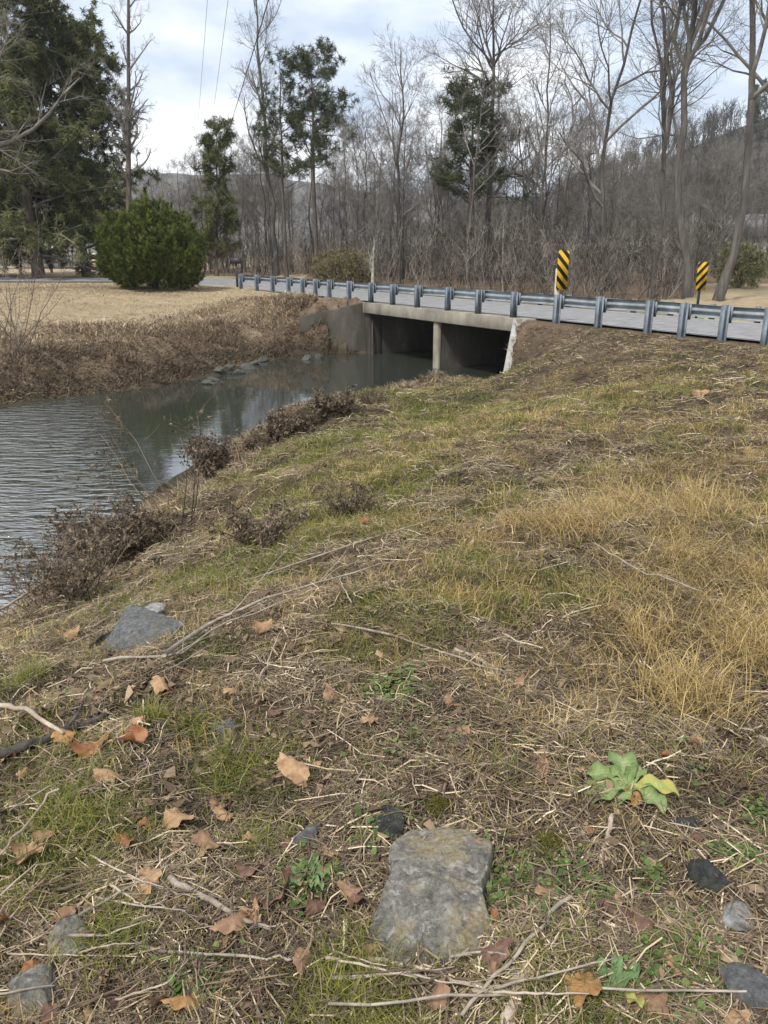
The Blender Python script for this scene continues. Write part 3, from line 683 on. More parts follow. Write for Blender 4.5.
put(bare_tree(18, .18, 37, limbs=12, u0=.3, spread=.72, limbL=.5, curve=lambda z: -.7 * z, rr=.8, lw=.17, dens=(8, 7, 4)), 778, 32, 'bare tree at the right edge in front of the grey house')
put(bare_tree(13, .12, 38, limbs=12, u0=.25, spread=.7, limbL=.4, dens=(6, 6, 4)), 536, 42, 'medium bare tree directly left of the near striped marker')
put(bare_tree(12, .15, 39, limbs=12, u0=.3, spread=.6, limbL=.42, dens=(6, 6, 4)), 400, 46, 'medium bare tree between olive shrub and wide-crowned bare tree')
put(bare_tree(17.5, .2, 40, limbs=22, u0=.2, spread=1.0, limbL=.13, dens=(4, 4, 3), wob=.004, lean=(1.9, 0), mt='pinebark'), 130, 42.5, 'tall straight bare trunk with short branches behind the round juniper')
put(bare_tree(15, .1, 41, limbs=12, u0=.4, spread=.7, limbL=.2, dens=(4, 4, 3), mt='pale', mw='pale', name='sycamore_tree', lean=(1.5, 0)), 137, 47, 'pale slender trunk beside the tall straight trunk')
put(bare_tree(14, .26, 45, limbs=12, u0=.2, spread=.95, limbL=.55, dens=(6, 5, 4), curve=lambda z: 1.2 * z), -45, 31, 'bare tree reaching crooked limbs in from the left edge')
put(bare_tree(2.3, .12, 42, limbs=4, u0=.35, spread=.4, limbL=.5, dens=(3, 3, 2), mt='pale', mw='pale', name='sycamore_sapling'), 373, 40, 'white barked sapling behind the guardrail left of the bridge')
put(bare_tree(3.0, .06, 43, limbs=4, u0=.2, spread=.6, limbL=.6, dens=(3, 3, 2), mt='pale', mw='pale', name='sycamore_sapling'), 503, 38, 'white forked sapling behind the guardrail over the bridge')
put(pine(12.4, .16, 51, u0=.5, limbs=74, limbL=.2, clump=4, per=24, nl=.25, nw=.032, spread=1.4), 318, 48, 'tall pine with open layered crown and bare lower trunk', 'pine tree')
put(pine(12, .13, 52, u0=.4, limbs=44, limbL=.15, per=22, nl=.25, nw=.032, wob=.01), 287, 49, 'thin sparse pine directly left of the tall layered pine', 'pine tree')
put(pine(9.6, .16, 53, u0=.42, limbs=64, limbL=.25, clump=4, per=24, nl=.26, nw=.034), 466, 43.5, 'bushy dark pine behind the wide-crowned bare tree', 'pine tree')
put(pine(8.6, .12, 54, u0=.1, limbs=70, limbL=.17, lean=(.6, 0), mn='cedar', clump=4, per=22, nl=.28, nw=.036, name='cedar_tree', spread=1.0), 217, 50, 'narrow dark evergreen leaning right of the far ridge gap', 'evergreen tree')
put(drooping_evergreen(15.6, .34, 61, reach=4.8), 40, 45, 'large drooping evergreen with thick trunk showing left of juniper', 'evergreen tree')
put(drooping_evergreen(14.5, .28, 62, reach=4.2), 88, 49, 'drooping evergreen between the thick trunk and the round juniper', 'evergreen tree')
put(drooping_evergreen(15.5, .33, 63, reach=5), -30, 50, 'drooping evergreen cut off by the left edge', 'evergreen tree')
put(shrub_ball('juniper_shrub', 4.1, 3.1, 71, MT['juniper'], n=2400, per=20, pointy=.55, plumes=900, tri=(.17, .032)), 155, 34.5, 'round dense green juniper shrub on the tan lawn', 'shrub')
put(shrub_ball('olive_shrub', 3.6, 2.3, 72, MT['olive'], n=500, per=18), 345, 43.5, 'loose olive brown shrub behind the guardrail left of bridge', 'shrub')
put(shrub_ball('sage_shrub', 2.3, 2.2, 73, MT['sage'], n=420, per=18), 738, 37, 'pale sage green shrub behind the leaning thick trunk', 'shrub')

# undergrowth of the wood edge
r = np.random.default_rng(8); A = Acc(); n = 3300
px = r.uniform(150, 880, n); d = 41 + 32 * r.random(n) ** 1.3
d = np.where(px < 330, d + 9, d); d = np.where((px > 380) & (px < 700), np.where(px > 530, 32.5, 35) + (d - 41) * 1.1, d); d = np.where(px > 700, d + 8, d)
xy = np.array([deep(a, b) for a, b in zip(px, d)]); z = land(xy[:, 0], xy[:, 1])
keep = segdist(xy[:, 0], xy[:, 1], CENTER) > 5; xy, z = xy[keep], z[keep]; n = len(xy)
P = np.zeros((n, 4, 3)); P[:, 0] = np.column_stack([xy, z]); H = r.uniform(.8, 3.6, n)
for j in range(1, 4): P[:, j] = P[:, j - 1] + np.column_stack([r.normal(0, .12, (n, 2)) * H[:, None], H / 3])
R = np.full((n, 4), .014) * np.linspace(1, .5, 4); va = r.random(n)
A.tubes(P, R, 3, va)
P2, R2, _ = grow(P, R, 6, .2, 1, .7, 1.1, .7, 3, .12, .15, r, .008); A.tubes(P2, R2, 3, np.repeat(va, 6))
P3, R3, _ = grow(P2, R2, 3, .2, 1, .7, .45, .7, 3, .08, .2, r, .007); A.tubes(P3, R3, 3, np.repeat(va, 18))
tag(A.build('undergrowth', MT['brush']), 'tangle of brown brush stems along the edge of the woods', 'undergrowth', kind='stuff')

# bare shrub at the left edge on the far bank
r = np.random.default_rng(9); A = Acc()
def bare_bush(name, loc, H, n, seed, mt, lean=(0, 0), leaves=None, spread=.5, sub=(6, 4), r0=.014):
    r = np.random.default_rng(seed); root = empty(name, loc); A = Acc()
    P = np.zeros((n, 5, 3)); az = r.uniform(0, 6.28, n); P[:, 0, :2] = r.normal(0, H * .06, (n, 2)); P[:, 0, 2] = -.08
    d = nrm(np.column_stack([np.cos(az) * spread + lean[0], np.sin(az) * spread + lean[1], np.ones(n)])); h = H * r.uniform(.5, 1.1, n)
    for j in range(1, 5): d = nrm(d + r.normal(0, .12, (n, 3))); P[:, j] = P[:, j - 1] + d * (h / 4)[:, None]
    R = np.full((n, 5), r0) * np.linspace(1, .35, 5); A.tubes(P, R, 4, r.random(n))
    P2, R2, _ = grow(P, R, sub[0], .25, 1, .7, H * .35, .6, 4, .05, .15, r, r0 * .3); A.tubes(P2, R2, 3, r.random(len(P2)))
    P3, R3, _ = grow(P2, R2, sub[1], .2, 1, .7, H * .14, .7, 3, .03, .2, r, r0 * .22); A.tubes(P3, R3, 3, r.random(len(P3)))
    A.build('stems', MT[mt], root)
    if leaves:
        c = P3[:, -1][r.random(len(P3)) < leaves[0]]; Acc().needles(c, leaves[1], leaves[2], leaves[3], r, -.2).build('dead_leaves', MT['deadweed'], root)
    return root
x, y = -9.6, 20.2
tag(bare_bush('bare_shrub', (x, y, land1(x, y)), 3.4, 16, 81, 'browntwig', (.05, 0)), 'bare brown shrub at the left edge on the far bank', 'shrub')

# ------------------------------------------------------------------ hills far off
def hillmesh(name, x0, x1, y0, y1, fn, nx, ny, m, label):
    xs, ys = np.meshgrid(np.linspace(x0, x1, nx), np.linspace(y0, y1, ny)); xs = xs.ravel(); ys = ys.ravel()
    k = (np.arange(ny - 1)[:, None] * nx + np.arange(nx - 1)[None]).ravel()
    o = Acc().add(np.stack([xs, ys, fn(xs, ys)], 1), np.stack([k, k + 1, k + nx + 1, k + nx], 1)).build(name, m, smooth=True)
    return tag(o, label, 'hill', kind='structure')
def hill_z(x, y): return 46 * np.exp(-((x - 142) / 92) ** 2) * np.exp(-((y - 235) / 95) ** 2) * (.9 + .2 * fbm(x * .03, y * .03, 3)) - 3.5
def ridge_z(x, y): return (112 + 95 * (fbm(x * .0035 + 9, y * .0 + 2.5, 3) - .5)) * np.exp(-((y - 1000) / 170) ** 2) * (.85 + .3 * fbm(x * .012, y * .012, 4)) * (1 - .45 * sstep(x, -240, 60)) - 5
hillmesh('hill', 0 - 60, 380, 90, 420, hill_z, 150, 110, MT['hillfloor'], 'wooded hill rising behind the trees at right')
hillmesh('far_ridge', -1300, 900, 640, 1300, ridge_z, 260, 70, MT['ridge'], 'hazy distant ridge in the gap of the trees')
r = np.random.default_rng(12)
def hill_spots(n, f):
    x = r.uniform(-10, 260, n * 4); y = r.uniform(120, 245, n * 4); z = hill_z(x, y); k = (z > 1.5) & f(x, y); return np.column_stack([x, y, z])[k][:n]
c = hill_spots(2600, lambda x, y: x < 1e9); n = len(c)
P = np.zeros((n, 3, 3)); H = r.uniform(4, 8, n); P[:, 0] = c
for j in (1, 2): P[:, j] = P[:, j - 1] + np.column_stack([r.normal(0, .25, (n, 2)), H / 2])
R = np.full((n, 3), .11) * np.array([1, .7, .3]); A = Acc(); A.tubes(P, R, 3, r.random(n))
P2, R2, _ = grow(P, R, 9, .3, 1, .6, 3.6, .6, 3, .18, .15, r, .04); A.tubes(P2, R2, 3, np.repeat(r.random(n), 9))
P3, R3, _ = grow(P2, R2, 5, .2, 1, .7, 1.5, .7, 2, .1, .2, r, .03); A.tubes(P3, R3, 3, np.repeat(r.random(n), 45))
tag(A.build('hillside_woods', MT['hilltwig']), 'grey brown leafless woods covering the hill at right', 'woods', kind='stuff')
c = hill_spots(230, lambda x, y: (x > .40 * y) & (fbm(x * .05, y * .05, 2) > .4)); n = len(c)
cc = []
for q in c:
    h = r.uniform(7, 11); m = 70; zz = r.random(m); rad = (1 - zz) * 2.4 * r.uniform(.5, 1, m); a = r.uniform(0, 6.28, m)
    cc.append(np.column_stack([q[0] + rad * np.cos(a), q[1] + rad * np.sin(a), q[2] + 1 + zz * h]))
tag(Acc().needles(np.concatenate(cc), 12, .9, .22, r, .2).build('hillside_pines', MT['pine']), 'dark pines scattered through the hill woods at far right', 'woods', kind='stuff')

# ------------------------------------------------------------------ buildings and fence far off
def house(px, d, w, dp, h, roofh, rz, label, name='house', wins=3):
    x, y = deep(px, d); root = tag(empty(name, (x, y, land1(x, y) - .1), rz), label, 'building')
    Acc().box((0, 0, h / 2), (w, dp, h)).build('wall', MT['siding'], root)
    o = .35; V = [(-w / 2 - o, -dp / 2 - o, h), (w / 2 + o, -dp / 2 - o, h), (w / 2 + o, dp / 2 + o, h), (-w / 2 - o, dp / 2 + o, h), (-w / 2 - o, 0, h + roofh), (w / 2 + o, 0, h + roofh)]
    Acc().add(V, [[0, 1, 5, 4], [2, 3, 4, 5], [0, 3, 2, 1]], [[0, 4, 3], [1, 2, 5]]).build('roof', MT['roof'], root)
    for i in range(wins):
        wx = -w / 2 + w * (i + .5) / wins
        f = Acc().box((wx, -dp / 2 - .03, h * .58), (1.0, .06, 1.2)).build('window', MT['white'], root)
        Acc().box((wx, -dp / 2 - .065, h * .58), (.8, .02, 1.0)).build('pane', MT['glass'], f)
    Acc().box((w / 2 - .9, -dp / 2 - .03, 1.05), (.95, .06, 2.1)).build('door', MT['roof'], root)
    return root
house(772, 62, 7, 6, 2.7, 1.7, -.3, 'grey house with gabled roof behind the trees at right edge', wins=3)
house(636, 74, 8.5, 4, 1.9, .5, -.1, 'low white shed glimpsed through trunks between the striped markers', name='shed', wins=4)
house(22, 84, 13, 7, 2.6, 1.6, .1, 'long pale house behind the board fence at left', wins=5)
a, b = np.array(deep(-40, 58)), np.array(deep(118, 56)); root = tag(empty('board_fence', (*(a + b) / 2, .1)), 'faded board fence behind the evergreen trunks at left', 'fence')
off = np.array([*(a + b) / 2, .1]); dvec = b - a; Ln = np.linalg.norm(dvec); fr = rotz(math.atan2(dvec[1], dvec[0]))
for zz in (.35, .75, 1.15): Acc().box((0, 0, zz), (Ln, .03, .16), fr).build('board', MT['fencewood'], root)
for s in np.linspace(0, 1, 6): Acc().box(np.array([*(a + dvec * s), .7]) - off, (.14, .14, 1.5), fr).build('post', MT['fencewood'], root)

# overhead wires on a pole far off
xp, yp = deep(213, 66); pole = tag(empty('utility_pole', (xp, yp, land1(xp, yp))), 'slim wooden utility pole among the woods at left', 'utility pole')
Acc().tubes(np.array([[0, 0, -.5], [0, 0, 4.], [0, 0, 8.4]]), np.array([.14, .12, .1]), 8, cap=True).build('shaft', MT['bark'], pole)
Acc().box((0, 0, 7.9), (2.0, .1, .12)).build('crossarm', MT['bark'], pole)
def wire(px_top, py_top, dtop, off, rad, label):
    A_ = np.array([xp + off, yp, land1(xp, yp) + 8.0]); B_ = ray(px_top, py_top) * dtop + np.array([0, 0, EYE]); B_ = A_ + (B_ - A_) * 1.6
    s = np.linspace(0, 1, 40)[:, None]; P = A_ + (B_ - A_) * s; P[:, 2] -= (4 * s * (1 - s) * .35)[:, 0]
    tag(Acc().tubes(P, np.full(40, rad), 5).build('power_line', MT['cable']), label, 'power line', 'overhead power lines')
wire(264, 0, 22, .9, .016, 'darkest overhead wire slanting down to the left of pines')
wire(226, 0, 26, 0, .007, 'thin faint overhead wire in the middle of three')
wire(206, 0, 28, -.9, .007, 'thin faint overhead wire nearest the left evergreens')

# ------------------------------------------------------------------ ground cover on the near bank
def scatter(n, r0, r1, a, half, r, near_half=None):
    p = 2 - a; rad = (r0 ** p + r.random(n) * (r1 ** p - r0 ** p)) ** (1 / p)
    th = r.uniform(-1, 1, n) * np.where(rad < 3.5, near_half or half, half)
    return rad * np.sin(th), rad * np.cos(th), rad
def usable(x, y):
    q = (x - P0[0]) * NV[0] + (y - P0[1]) * NV[1]
    return (~inpoly(x, y, CREEK)) & (q < -.25)
def field(n, a, seed, keepf, r1=27.):
    r = np.random.default_rng(seed); x, y, rad = scatter(n, .85, r1, a, .62, r, .82)
    k = usable(x, y); x, y, rad = x[k], y[k], rad[k]
    t, g, b, l = zones(x, y); k = r.random(len(x)) < keepf(t, g, b, x, y)
    return x[k], y[k], rad[k], r
def ws(rad): return np.maximum(1, rad / 3.2) ** .75
# dead straw lying flat
x, y, rad, r = field(400000, 1.6, 21, lambda t, g, b, x, y: (.45 + .55 * b) * np.clip(.25 + 2.2 * (fbm(x * 5 + 3, y * 5, 3) - .28), .12, 1))
n = len(x); A = Acc(); s = ws(rad)
z = land(x, y) + .003 + r.random(n) ** 2 * .03 * np.minimum(s, 1.6)
A.straws(np.column_stack([x, y, z]), r.uniform(0, 6.28, n), r.uniform(.025, .12, n) * np.minimum(s, 2), r.uniform(.0012, .0034, n) * s, r.normal(0, .16, n), np.clip(r.beta(1.5, 3.2, n) + (fbm(x * 3, y * 3, 3) - .5) * .7, 0, 1), r)
# short broken fragments close by
x, y, rad, r = field(300000, 2.05, 31, lambda t, g, b, x, y: np.clip(.35 + 1.6 * (fbm(x * 7, y * 7 + 4, 3) - .3), .15, 1), 9.)
n = len(x); s = ws(rad)
A.straws(np.column_stack([x, y, land(x, y) + .002 + r.random(n) ** 2 * .018]), r.uniform(0, 6.28, n), r.uniform(.008, .04, n) * np.minimum(s, 2), r.uniform(.001, .0035, n) * s, r.normal(0, .25, n), np.clip(r.beta(1.5, 2.6, n) + (fbm(x * 4 + 9, y * 4, 3) - .5) * .5, 0, 1), r)
tag(A.build('dead_thatch', MT['thatch']), 'dead straw and grass stems matted over the near bank', 'ground litter', kind='stuff')
# green grass
x, y, rad, r = field(560000, 1.5, 22, lambda t, g, b, x, y: np.clip(g * 1.08 - .11 - .4 * b, .09, 1))
n = len(x); A = Acc(); s = ws(rad); z = land(x, y) - .004
A.blades(np.column_stack([x, y, z]), r.uniform(0, 6.28, n), r.uniform(.03, .10, n) * np.minimum(s, 1.5), r.uniform(.0016, .0034, n) * s, r.uniform(.1, 1.1, n), r.uniform(.1, 1.4, n), np.clip(r.random(n) * .7 + (fbm(x * 2, y * 2, 3) - .25) * .6, 0, 1), r.uniform(0, 6.28, n))
tag(A.build('green_grass', MT['green']), 'short green grass growing in patches on the near bank', 'grass', kind='stuff')
# dry tan grass, in flopped bunches
x, y, rad, r = field(15000, 1.25, 23, lambda t, g, b, x, y: np.clip(t * 1.15 - .35 * b - .08, .04, 1) * .95)
per = 26; nt_ = len(x); hue = np.clip(r.beta(2, 2, nt_) + (fbm(x * 1.5, y * 1.5, 3) - .5) * .9, 0, 1); size = r.uniform(.5, 1.25, nt_) * (.5 + .75 * blob(x, y, TAN[:4])); flop = fbm(x * .8, y * .8, 2) * 14
k = np.repeat(np.arange(nt_), per); n = len(k); s = ws(rad)[k]
wid = .018 + .03 * size[k]; bx = x[k] + r.normal(0, 1, n) * wid * s; by = y[k] + r.normal(0, 1, n) * wid * s
az = np.where(r.random(n) < .6, flop[k] + r.normal(0, .9, n), r.uniform(0, 6.28, n))
A = Acc(); A.blades(np.column_stack([bx, by, land(bx, by) - .004]), az, r.uniform(.09, .26, n) * size[k] * np.minimum(s, 1.35), r.uniform(.0015, .003, n) * s, r.uniform(.25, 2.0, n), r.uniform(.6, 2.4, n), np.clip(hue[k] * .65 + r.random(n) * .4 - .03, 0, 1), r.uniform(0, 6.28, n))
tag(A.build('dry_grass', MT['tan']), 'long dry golden grass flopped over on the right side', 'grass', kind='stuff')
# leaf crumbs: banks, foot of the road, left foreground
def leaflets(A, x, y, z, size, r, A_):
    n = len(x); az = r.uniform(0, 6.28, n); u = nrm(np.column_stack([np.cos(az), np.sin(az), r.normal(0, .45, n)])); v = nrm(np.cross(u, np.column_stack([r.normal(0, .45, (n, 2)), np.ones(n)])))
    c = np.column_stack([x, y, z]); cu = r.uniform(-.25, .5, n)[:, None] * np.cross(u, v)
    s = size[:, None]
    q = lambda a, b: r.uniform(a, b, n)[:, None]
    V = np.stack([c - u * s * q(.3, .8), c - v * s * q(.12, .45) + cu * s + u * s * q(-.3, .3), c + u * s * q(-.1, .25) - cu * s * q(0, .6), c + v * s * q(.12, .45) + cu * s + u * s * q(-.3, .3), c + u * s * q(.3, .85) + v * s * q(-.3, .3)], 1).reshape(-1, 3)
    i = np.arange(n)[:, None] * 5
    A.add(V, None, np.concatenate([i + np.array([[0, 1, 2]]), i + np.array([[0, 2, 3]]), i + np.array([[1, 4, 2]]), i + np.array([[2, 4, 3]])]), np.repeat(A_, 5))
x, y, rad, r = field(75000, 1.45, 24, lambda t, g, b, x, y: np.clip(b * .55 + .08 + .35 * (fbm(x * 2 + 50, y * 2, 3) - .5), .02, 1))
n = len(x); A = Acc(); s = ws(rad)
leaflets(A, x, y, land(x, y) + .006 + r.random(n) * .02, (.008 + .034 * r.random(n) ** 2.2) * np.minimum(s, 2.2), r, np.clip(r.beta(2, 2.2, n), 0, 1))
r = np.random.default_rng(33); n = 2600; x = r.normal(-.55, .75, n); y = 1.0 + np.abs(r.normal(0, 1.5, n)); m = usable(x, y) & (fbm(x * 2.2 + 60, y * 2.2, 3) > .46); x, y = x[m], y[m]; n = len(x)
leaflets(A, x, y, land(x, y) + .01 + r.random(n) * .02, r.uniform(.02, .065, n), r, np.clip(r.beta(1.6, 2, n), 0, 1))
r = np.random.default_rng(25); n = 45000; k = r.integers(3, len(FAR) - 6, n); t = r.random(n)[:, None]; Fp = np.array(FAR); p = Fp[k] * (1 - t) + Fp[k + 1] * t
d = r.random(n) ** 1.3 * 5.5 - .1; nv = np.array([-.45, .9]); x = p[:, 0] + nv[0] * d + r.normal(0, .4, n); y = p[:, 1] + nv[1] * d + r.normal(0, .4, n)
m = (~inpoly(x, y, CREEK)) & ((x - P0[0]) * NV[0] + (y - P0[1]) * NV[1] < -.3) & (~inpoly(x, y, WINGBACK)); x, y = x[m], y[m]; n = len(x)
leaflets(A, x, y, land(x, y) + .01 + r.random(n) * .08, r.uniform(.02, .075, n), r, (.45 + .55 * sstep(segdist(x, y, FAR), .2, 3)) * np.clip(r.beta(2, 2.2, n) * .75 + (fbm(x * 1.2, y * 1.2, 3) - .3) * .6, 0, 1))
tag(A.build('leaf_litter', MT['litter']), 'small brown leaf crumbs strewn over both creek banks', 'leaf litter', kind='stuff')
# far bank dead stems and lawn grass
r = np.random.default_rng(26); n = 60000; k = r.integers(3, len(FAR) - 6, n); t = r.random(n)[:, None]; p = Fp[k] * (1 - t) + Fp[k + 1] * t
d = r.random(n) ** 1.2 * 5.5; x = p[:, 0] + nv[0] * d + r.normal(0, .4, n); y = p[:, 1] + nv[1] * d + r.normal(0, .4, n)
m = (~inpoly(x, y, CREEK)) & ((x - P0[0]) * NV[0] + (y - P0[1]) * NV[1] < -.3) & (~inpoly(x, y, WINGBACK)); m &= fbm(x * .9 + 11, y * .9 + 3, 4) + r.normal(0, .05, len(x)) > .44
x, y = x[m], y[m]; n = len(x)
A = Acc(); A.blades(np.column_stack([x, y, land(x, y) - .01]), r.uniform(0, 6.28, n), r.uniform(.06, .42, n) * (.6 + .8 * fbm(x * .6, y * .6, 2)), r.uniform(.01, .024, n), r.uniform(.2, 2.4, n), r.uniform(.2, 2, n), np.clip((r.random(n) * .7 + (fbm(x * .9 + 4, y * .9, 3) - .25) * .7) * (.35 + .65 * sstep(segdist(x, y, FAR), .3, 3.2)), 0, 1), r.uniform(0, 6.28, n))
k = r.integers(2, 10, 42000); t = r.random(42000)[:, None]; Np = np.array(NEAR); p = Np[k] * (1 - t) + Np[k + 1] * t
d = np.abs(r.normal(0, .75, 42000)); x = p[:, 0] + d * .8 + r.normal(0, .12, 42000); y = p[:, 1] - d * .35 + r.normal(0, .12, 42000)
m = usable(x, y) & (fbm(x * 1.6 + 7, y * 1.6, 3) > .42); x, y = x[m], y[m]; n = len(x); s = ws(np.hypot(x, y)) * .75
A.blades(np.column_stack([x, y, land(x, y) - .01]), r.uniform(0, 6.28, n), r.uniform(.06, .34, n), r.uniform(.003, .007, n) * s, r.uniform(.2, 2.6, n), r.uniform(.2, 2, n), np.clip(r.random(n) * .6 + (fbm(x * 2, y * 2, 3) - .4) * .6, 0, 1), r.uniform(0, 6.28, n))
tag(A.build('bank_weeds', MT['thatch']), 'matted dead weeds along both edges of the creek', 'weeds', kind='stuff')
r = np.random.default_rng(27); n = 90000; x = r.uniform(-32, 0, n); y = r.uniform(19, 43, n)
df = segdist(x, y, FAR); m = (df > 2.2) & (~inpoly(x, y, CREEK)) & (segdist(x, y, CENTER) > 3.8) & (x + .62 * y - 0 < 99) & ((x - P0[0]) * NV[0] + (y - P0[1]) * NV[1] < -.3) & (~inpoly(x, y, WINGBACK)); x, y, df = x[m], y[m], df[m]; n = len(x)
A = Acc(); A.blades(np.column_stack([x, y, land(x, y) - .01]), r.uniform(0, 6.28, n), r.uniform(.04, .12, n), r.uniform(.012, .03, n), r.uniform(.2, 1.6, n), r.uniform(.2, 1.5, n), np.clip(r.beta(2, 2, n) + (fbm(x * .5, y * .5, 3) - .5) * .8, 0, 1), r.uniform(0, 6.28, n))
tag(A.build('lawn_grass', MT['lawngrass']), 'mown dormant tan lawn grass beyond the creek', 'grass', kind='stuff')

# low green leaves between the straw
A = Acc(); r = np.random.default_rng(28)
for (px, py, rad, n) in [(a_, b_, c_, int(d_ * 1.35)) for a_, b_, c_, d_ in [(520, 890, .13, 300), (690, 965, .12, 240), (735, 855, .07, 120), (300, 885, .09, 110), (395, 690, .12, 150), (660, 985, .08, 120), (195, 975, .08, 110), (650, 880, .05, 60), (590, 895, .06, 80), (375, 830, .07, 70), (150, 600, .25, 150), (420, 745, .2, 130), (760, 820, .08, 80), (560, 870, .06, 80), (30, 640, .2, 120), (700, 790, .15, 70)]]:
    c = _hit(px, py); x = c[0] + r.normal(0, rad * .55, n); y = c[1] + r.normal(0, rad * .6, n); z = land(x, y) + r.uniform(.008, .03, n)
    sz = r.uniform(.004, .0105, n) * (1 + .2 * (py < 700)); th = np.arange(6) * math.pi / 3; tz_ = r.normal(0, .35, (n, 2))
    off = np.stack([np.cos(th), np.sin(th), np.zeros(6)], 1)[None] * sz[:, None, None]; off[:, :, 2] = off[:, :, 0] * tz_[:, :1] + off[:, :, 1] * tz_[:, 1:]
    V = np.concatenate([np.stack([x, y, z - .003], 1)[:, None], np.stack([x, y, z], 1)[:, None] + off], 1).reshape(-1, 3)
    i = np.arange(n)[:, None] * 7
    A.add(V, None, np.concatenate([i + np.array([[0, j + 1, (j + 1) % 6 + 1]]) for j in range(6)]), np.repeat(r.random(n), 7))
tag(A.build('ground_cover', MT['cover']), 'low round-leaved green weeds in small patches between the straw', 'ground cover', kind='stuff')

# ------------------------------------------------------------------ stones
def slab(name, outline, z0, thick, m, label, seed, tilt=(0, 0), dome=.004, rgh=.011, facets=11, sl_=(.1, .6), of_=(.45, .9)):
    """a stone with its own outline on the ground: broken flat facets on top, worn shoulders, rough steep sides, buried base"""
    r = np.random.default_rng(seed)
    zc = _hit(*np.mean(outline, 0))[2] + z0; W = np.array([at(px, py, zc)[:2] for px, py in outline]); c = W.mean(0)
    d = W - c; n = 128; ang = np.arctan2(d[:, 1], d[:, 0]); rad = np.hypot(d[:, 0], d[:, 1]); o = np.argsort(ang)
    a3 = np.concatenate([ang[o] - 2 * math.pi, ang[o], ang[o] + 2 * math.pi]); w3x = np.tile(d[o, 0], 3); w3y = np.tile(d[o, 1], 3)
    th = np.linspace(-math.pi, math.pi, n, endpoint=False)
    bx, by = np.interp(th, a3, w3x), np.interp(th, a3, w3y)
    k = 1 + (fbm(np.cos(th) * 4 + seed, np.sin(th) * 4, 4) - .5) * .16; bx, by = bx * k, by * k
    fr = np.concatenate([np.linspace(.002, .945, 22), [.962, .976, .988, 1.0, 1.012, 1.01, 1.0]])
    zz = np.concatenate([np.ones(22), [.985, .95, .86, .66, .3, -.2, -1.2]])
    pl = [(nrm(np.array([*r.normal(0, 1, 2), 0]))[:2], r.uniform(*sl_), r.uniform(*of_)) for _ in range(facets)]
    R0 = rad.mean(); V = []
    gz = land1(*c)
    for f, zf in zip(fr, zz):
        x, y = bx * f, by * f
        z = np.full(n, zf * thick) + tilt[0] * x + tilt[1] * y
        if zf > .2:
            cut = np.zeros(n)
            for nv_, sl, off in pl: cut = np.maximum(cut, np.maximum(0, (x * nv_[0] + y * nv_[1]) - off * R0) * sl)
            z = z - cut + dome * (1 - f * f) + (np.abs(fbm((x + c[0]) * 16 + seed, (y + c[1]) * 16, 5) - .5)) * rgh * -3.5
            z = z + (np.floor(fbm((x + c[0]) * 6 + seed, (y + c[1]) * 9, 3) * 7) / 7 - .5) * rgh * 3
        V.append(np.column_stack([x, y, z]))
    V = np.concatenate(V); Q = [[k * n + i, k * n + (i + 1) % n, (k + 1) * n + (i + 1) % n, (k + 1) * n + i] for k in range(len(fr) - 1) for i in range(n)]
    o = Acc().add(V, Q).build(name, m, smooth=True); o.location = (*c, gz)
    return tag(o, label, 'rock')
def stone(px, py, size, m, label, seed, sink=.3, loc=None, name='stone', group=None, cuts=9):
    r = np.random.default_rng(seed); bm = bmesh.new(); bmesh.ops.create_icosphere(bm, subdivisions=4, radius=.5)
    V = np.array([v.co[:] for v in bm.verts])
    for _ in range(cuts):
        nv_ = nrm(r.normal(0, 1, 3)); d = r.uniform(.3, .45); k = np.maximum(0, V @ nv_ - d); V = V - k[:, None] * nv_ * .92
    V = V * (1 + (fbm(V[:, 0] * 4 + seed + 9, V[:, 1] * 4 + V[:, 2] * 3 + 20, 3) - .5)[:, None] * .22) * np.array(size)
    for v, q in zip(bm.verts, V): v.co = q
    me = bpy.data.meshes.new(name); bm.to_mesh(me); bm.free(); me.materials.append(m)
    me.polygons.foreach_set('use_smooth', np.ones(len(me.polygons), bool))
    o = bpy.data.objects.new(name, me); COL.objects.link(o)
    c = _hit(px, py) if loc is None else np.array(loc)
    o.location = (c[0], c[1], land1(c[0], c[1]) + size[2] * (.45 - sink)); o.rotation_euler = (r.normal(0, .15), r.normal(0, .15), r.uniform(0, 6.28))
    return tag(o, label, 'rock', group)
slab('flat_rock', [(388, 850), (412, 825), (455, 829), (492, 840), (494, 860), (482, 888), (486, 910), (496, 931), (491, 948), (462, 956), (413, 970), (376, 954), (362, 928), (380, 903), (392, 877)], .055, .085, MT['rock'], 'large flat lichen-stained rock in the middle of the foreground', 3, (0, .04))
slab('slab_rock', [(84, 640), (104, 628), (132, 620), (172, 622), (190, 634), (176, 664), (140, 674), (108, 664)], .02, .13, MT['rockblue'], 'grey slab rock under a forked branch near the creek', 4, (.05, .10), sl_=(.5, 1.5), of_=(.2, .7), facets=6, rgh=.012)
stone(150, 618, (.2, .14, .1), MT['rockpale'], 'pale stone just behind the slab rock near the creek', 5, name='stone')
stone(388, 826, (.13, .10, .075), MT['rockdark'], 'dark mossy stone touching top of the large flat rock', 6, cuts=14)
stone(683, 832, (.10, .085, .075), MT['rockdark'], 'smooth dark round stone just below the mullein', 7, cuts=4)
stone(708, 880, (.12, .09, .07), MT['rockdark'], 'dark greenish stone above the white stone', 8)
stone(738, 919, (.12, .08, .05), MT['rockpale'], 'white speckled stone at lower right', 9)
stone(748, 992, (.14, .10, .08), MT['rockblue'], 'grey stone at the bottom right corner', 10)
stone(38, 1000, (.19, .14, .10), MT['rock'], 'brown grey stone in the bottom left corner', 11)
stone(306, 842, (.10, .07, .07), MT['rockblue'], 'small bluish stone left of the dark mossy stone', 12)
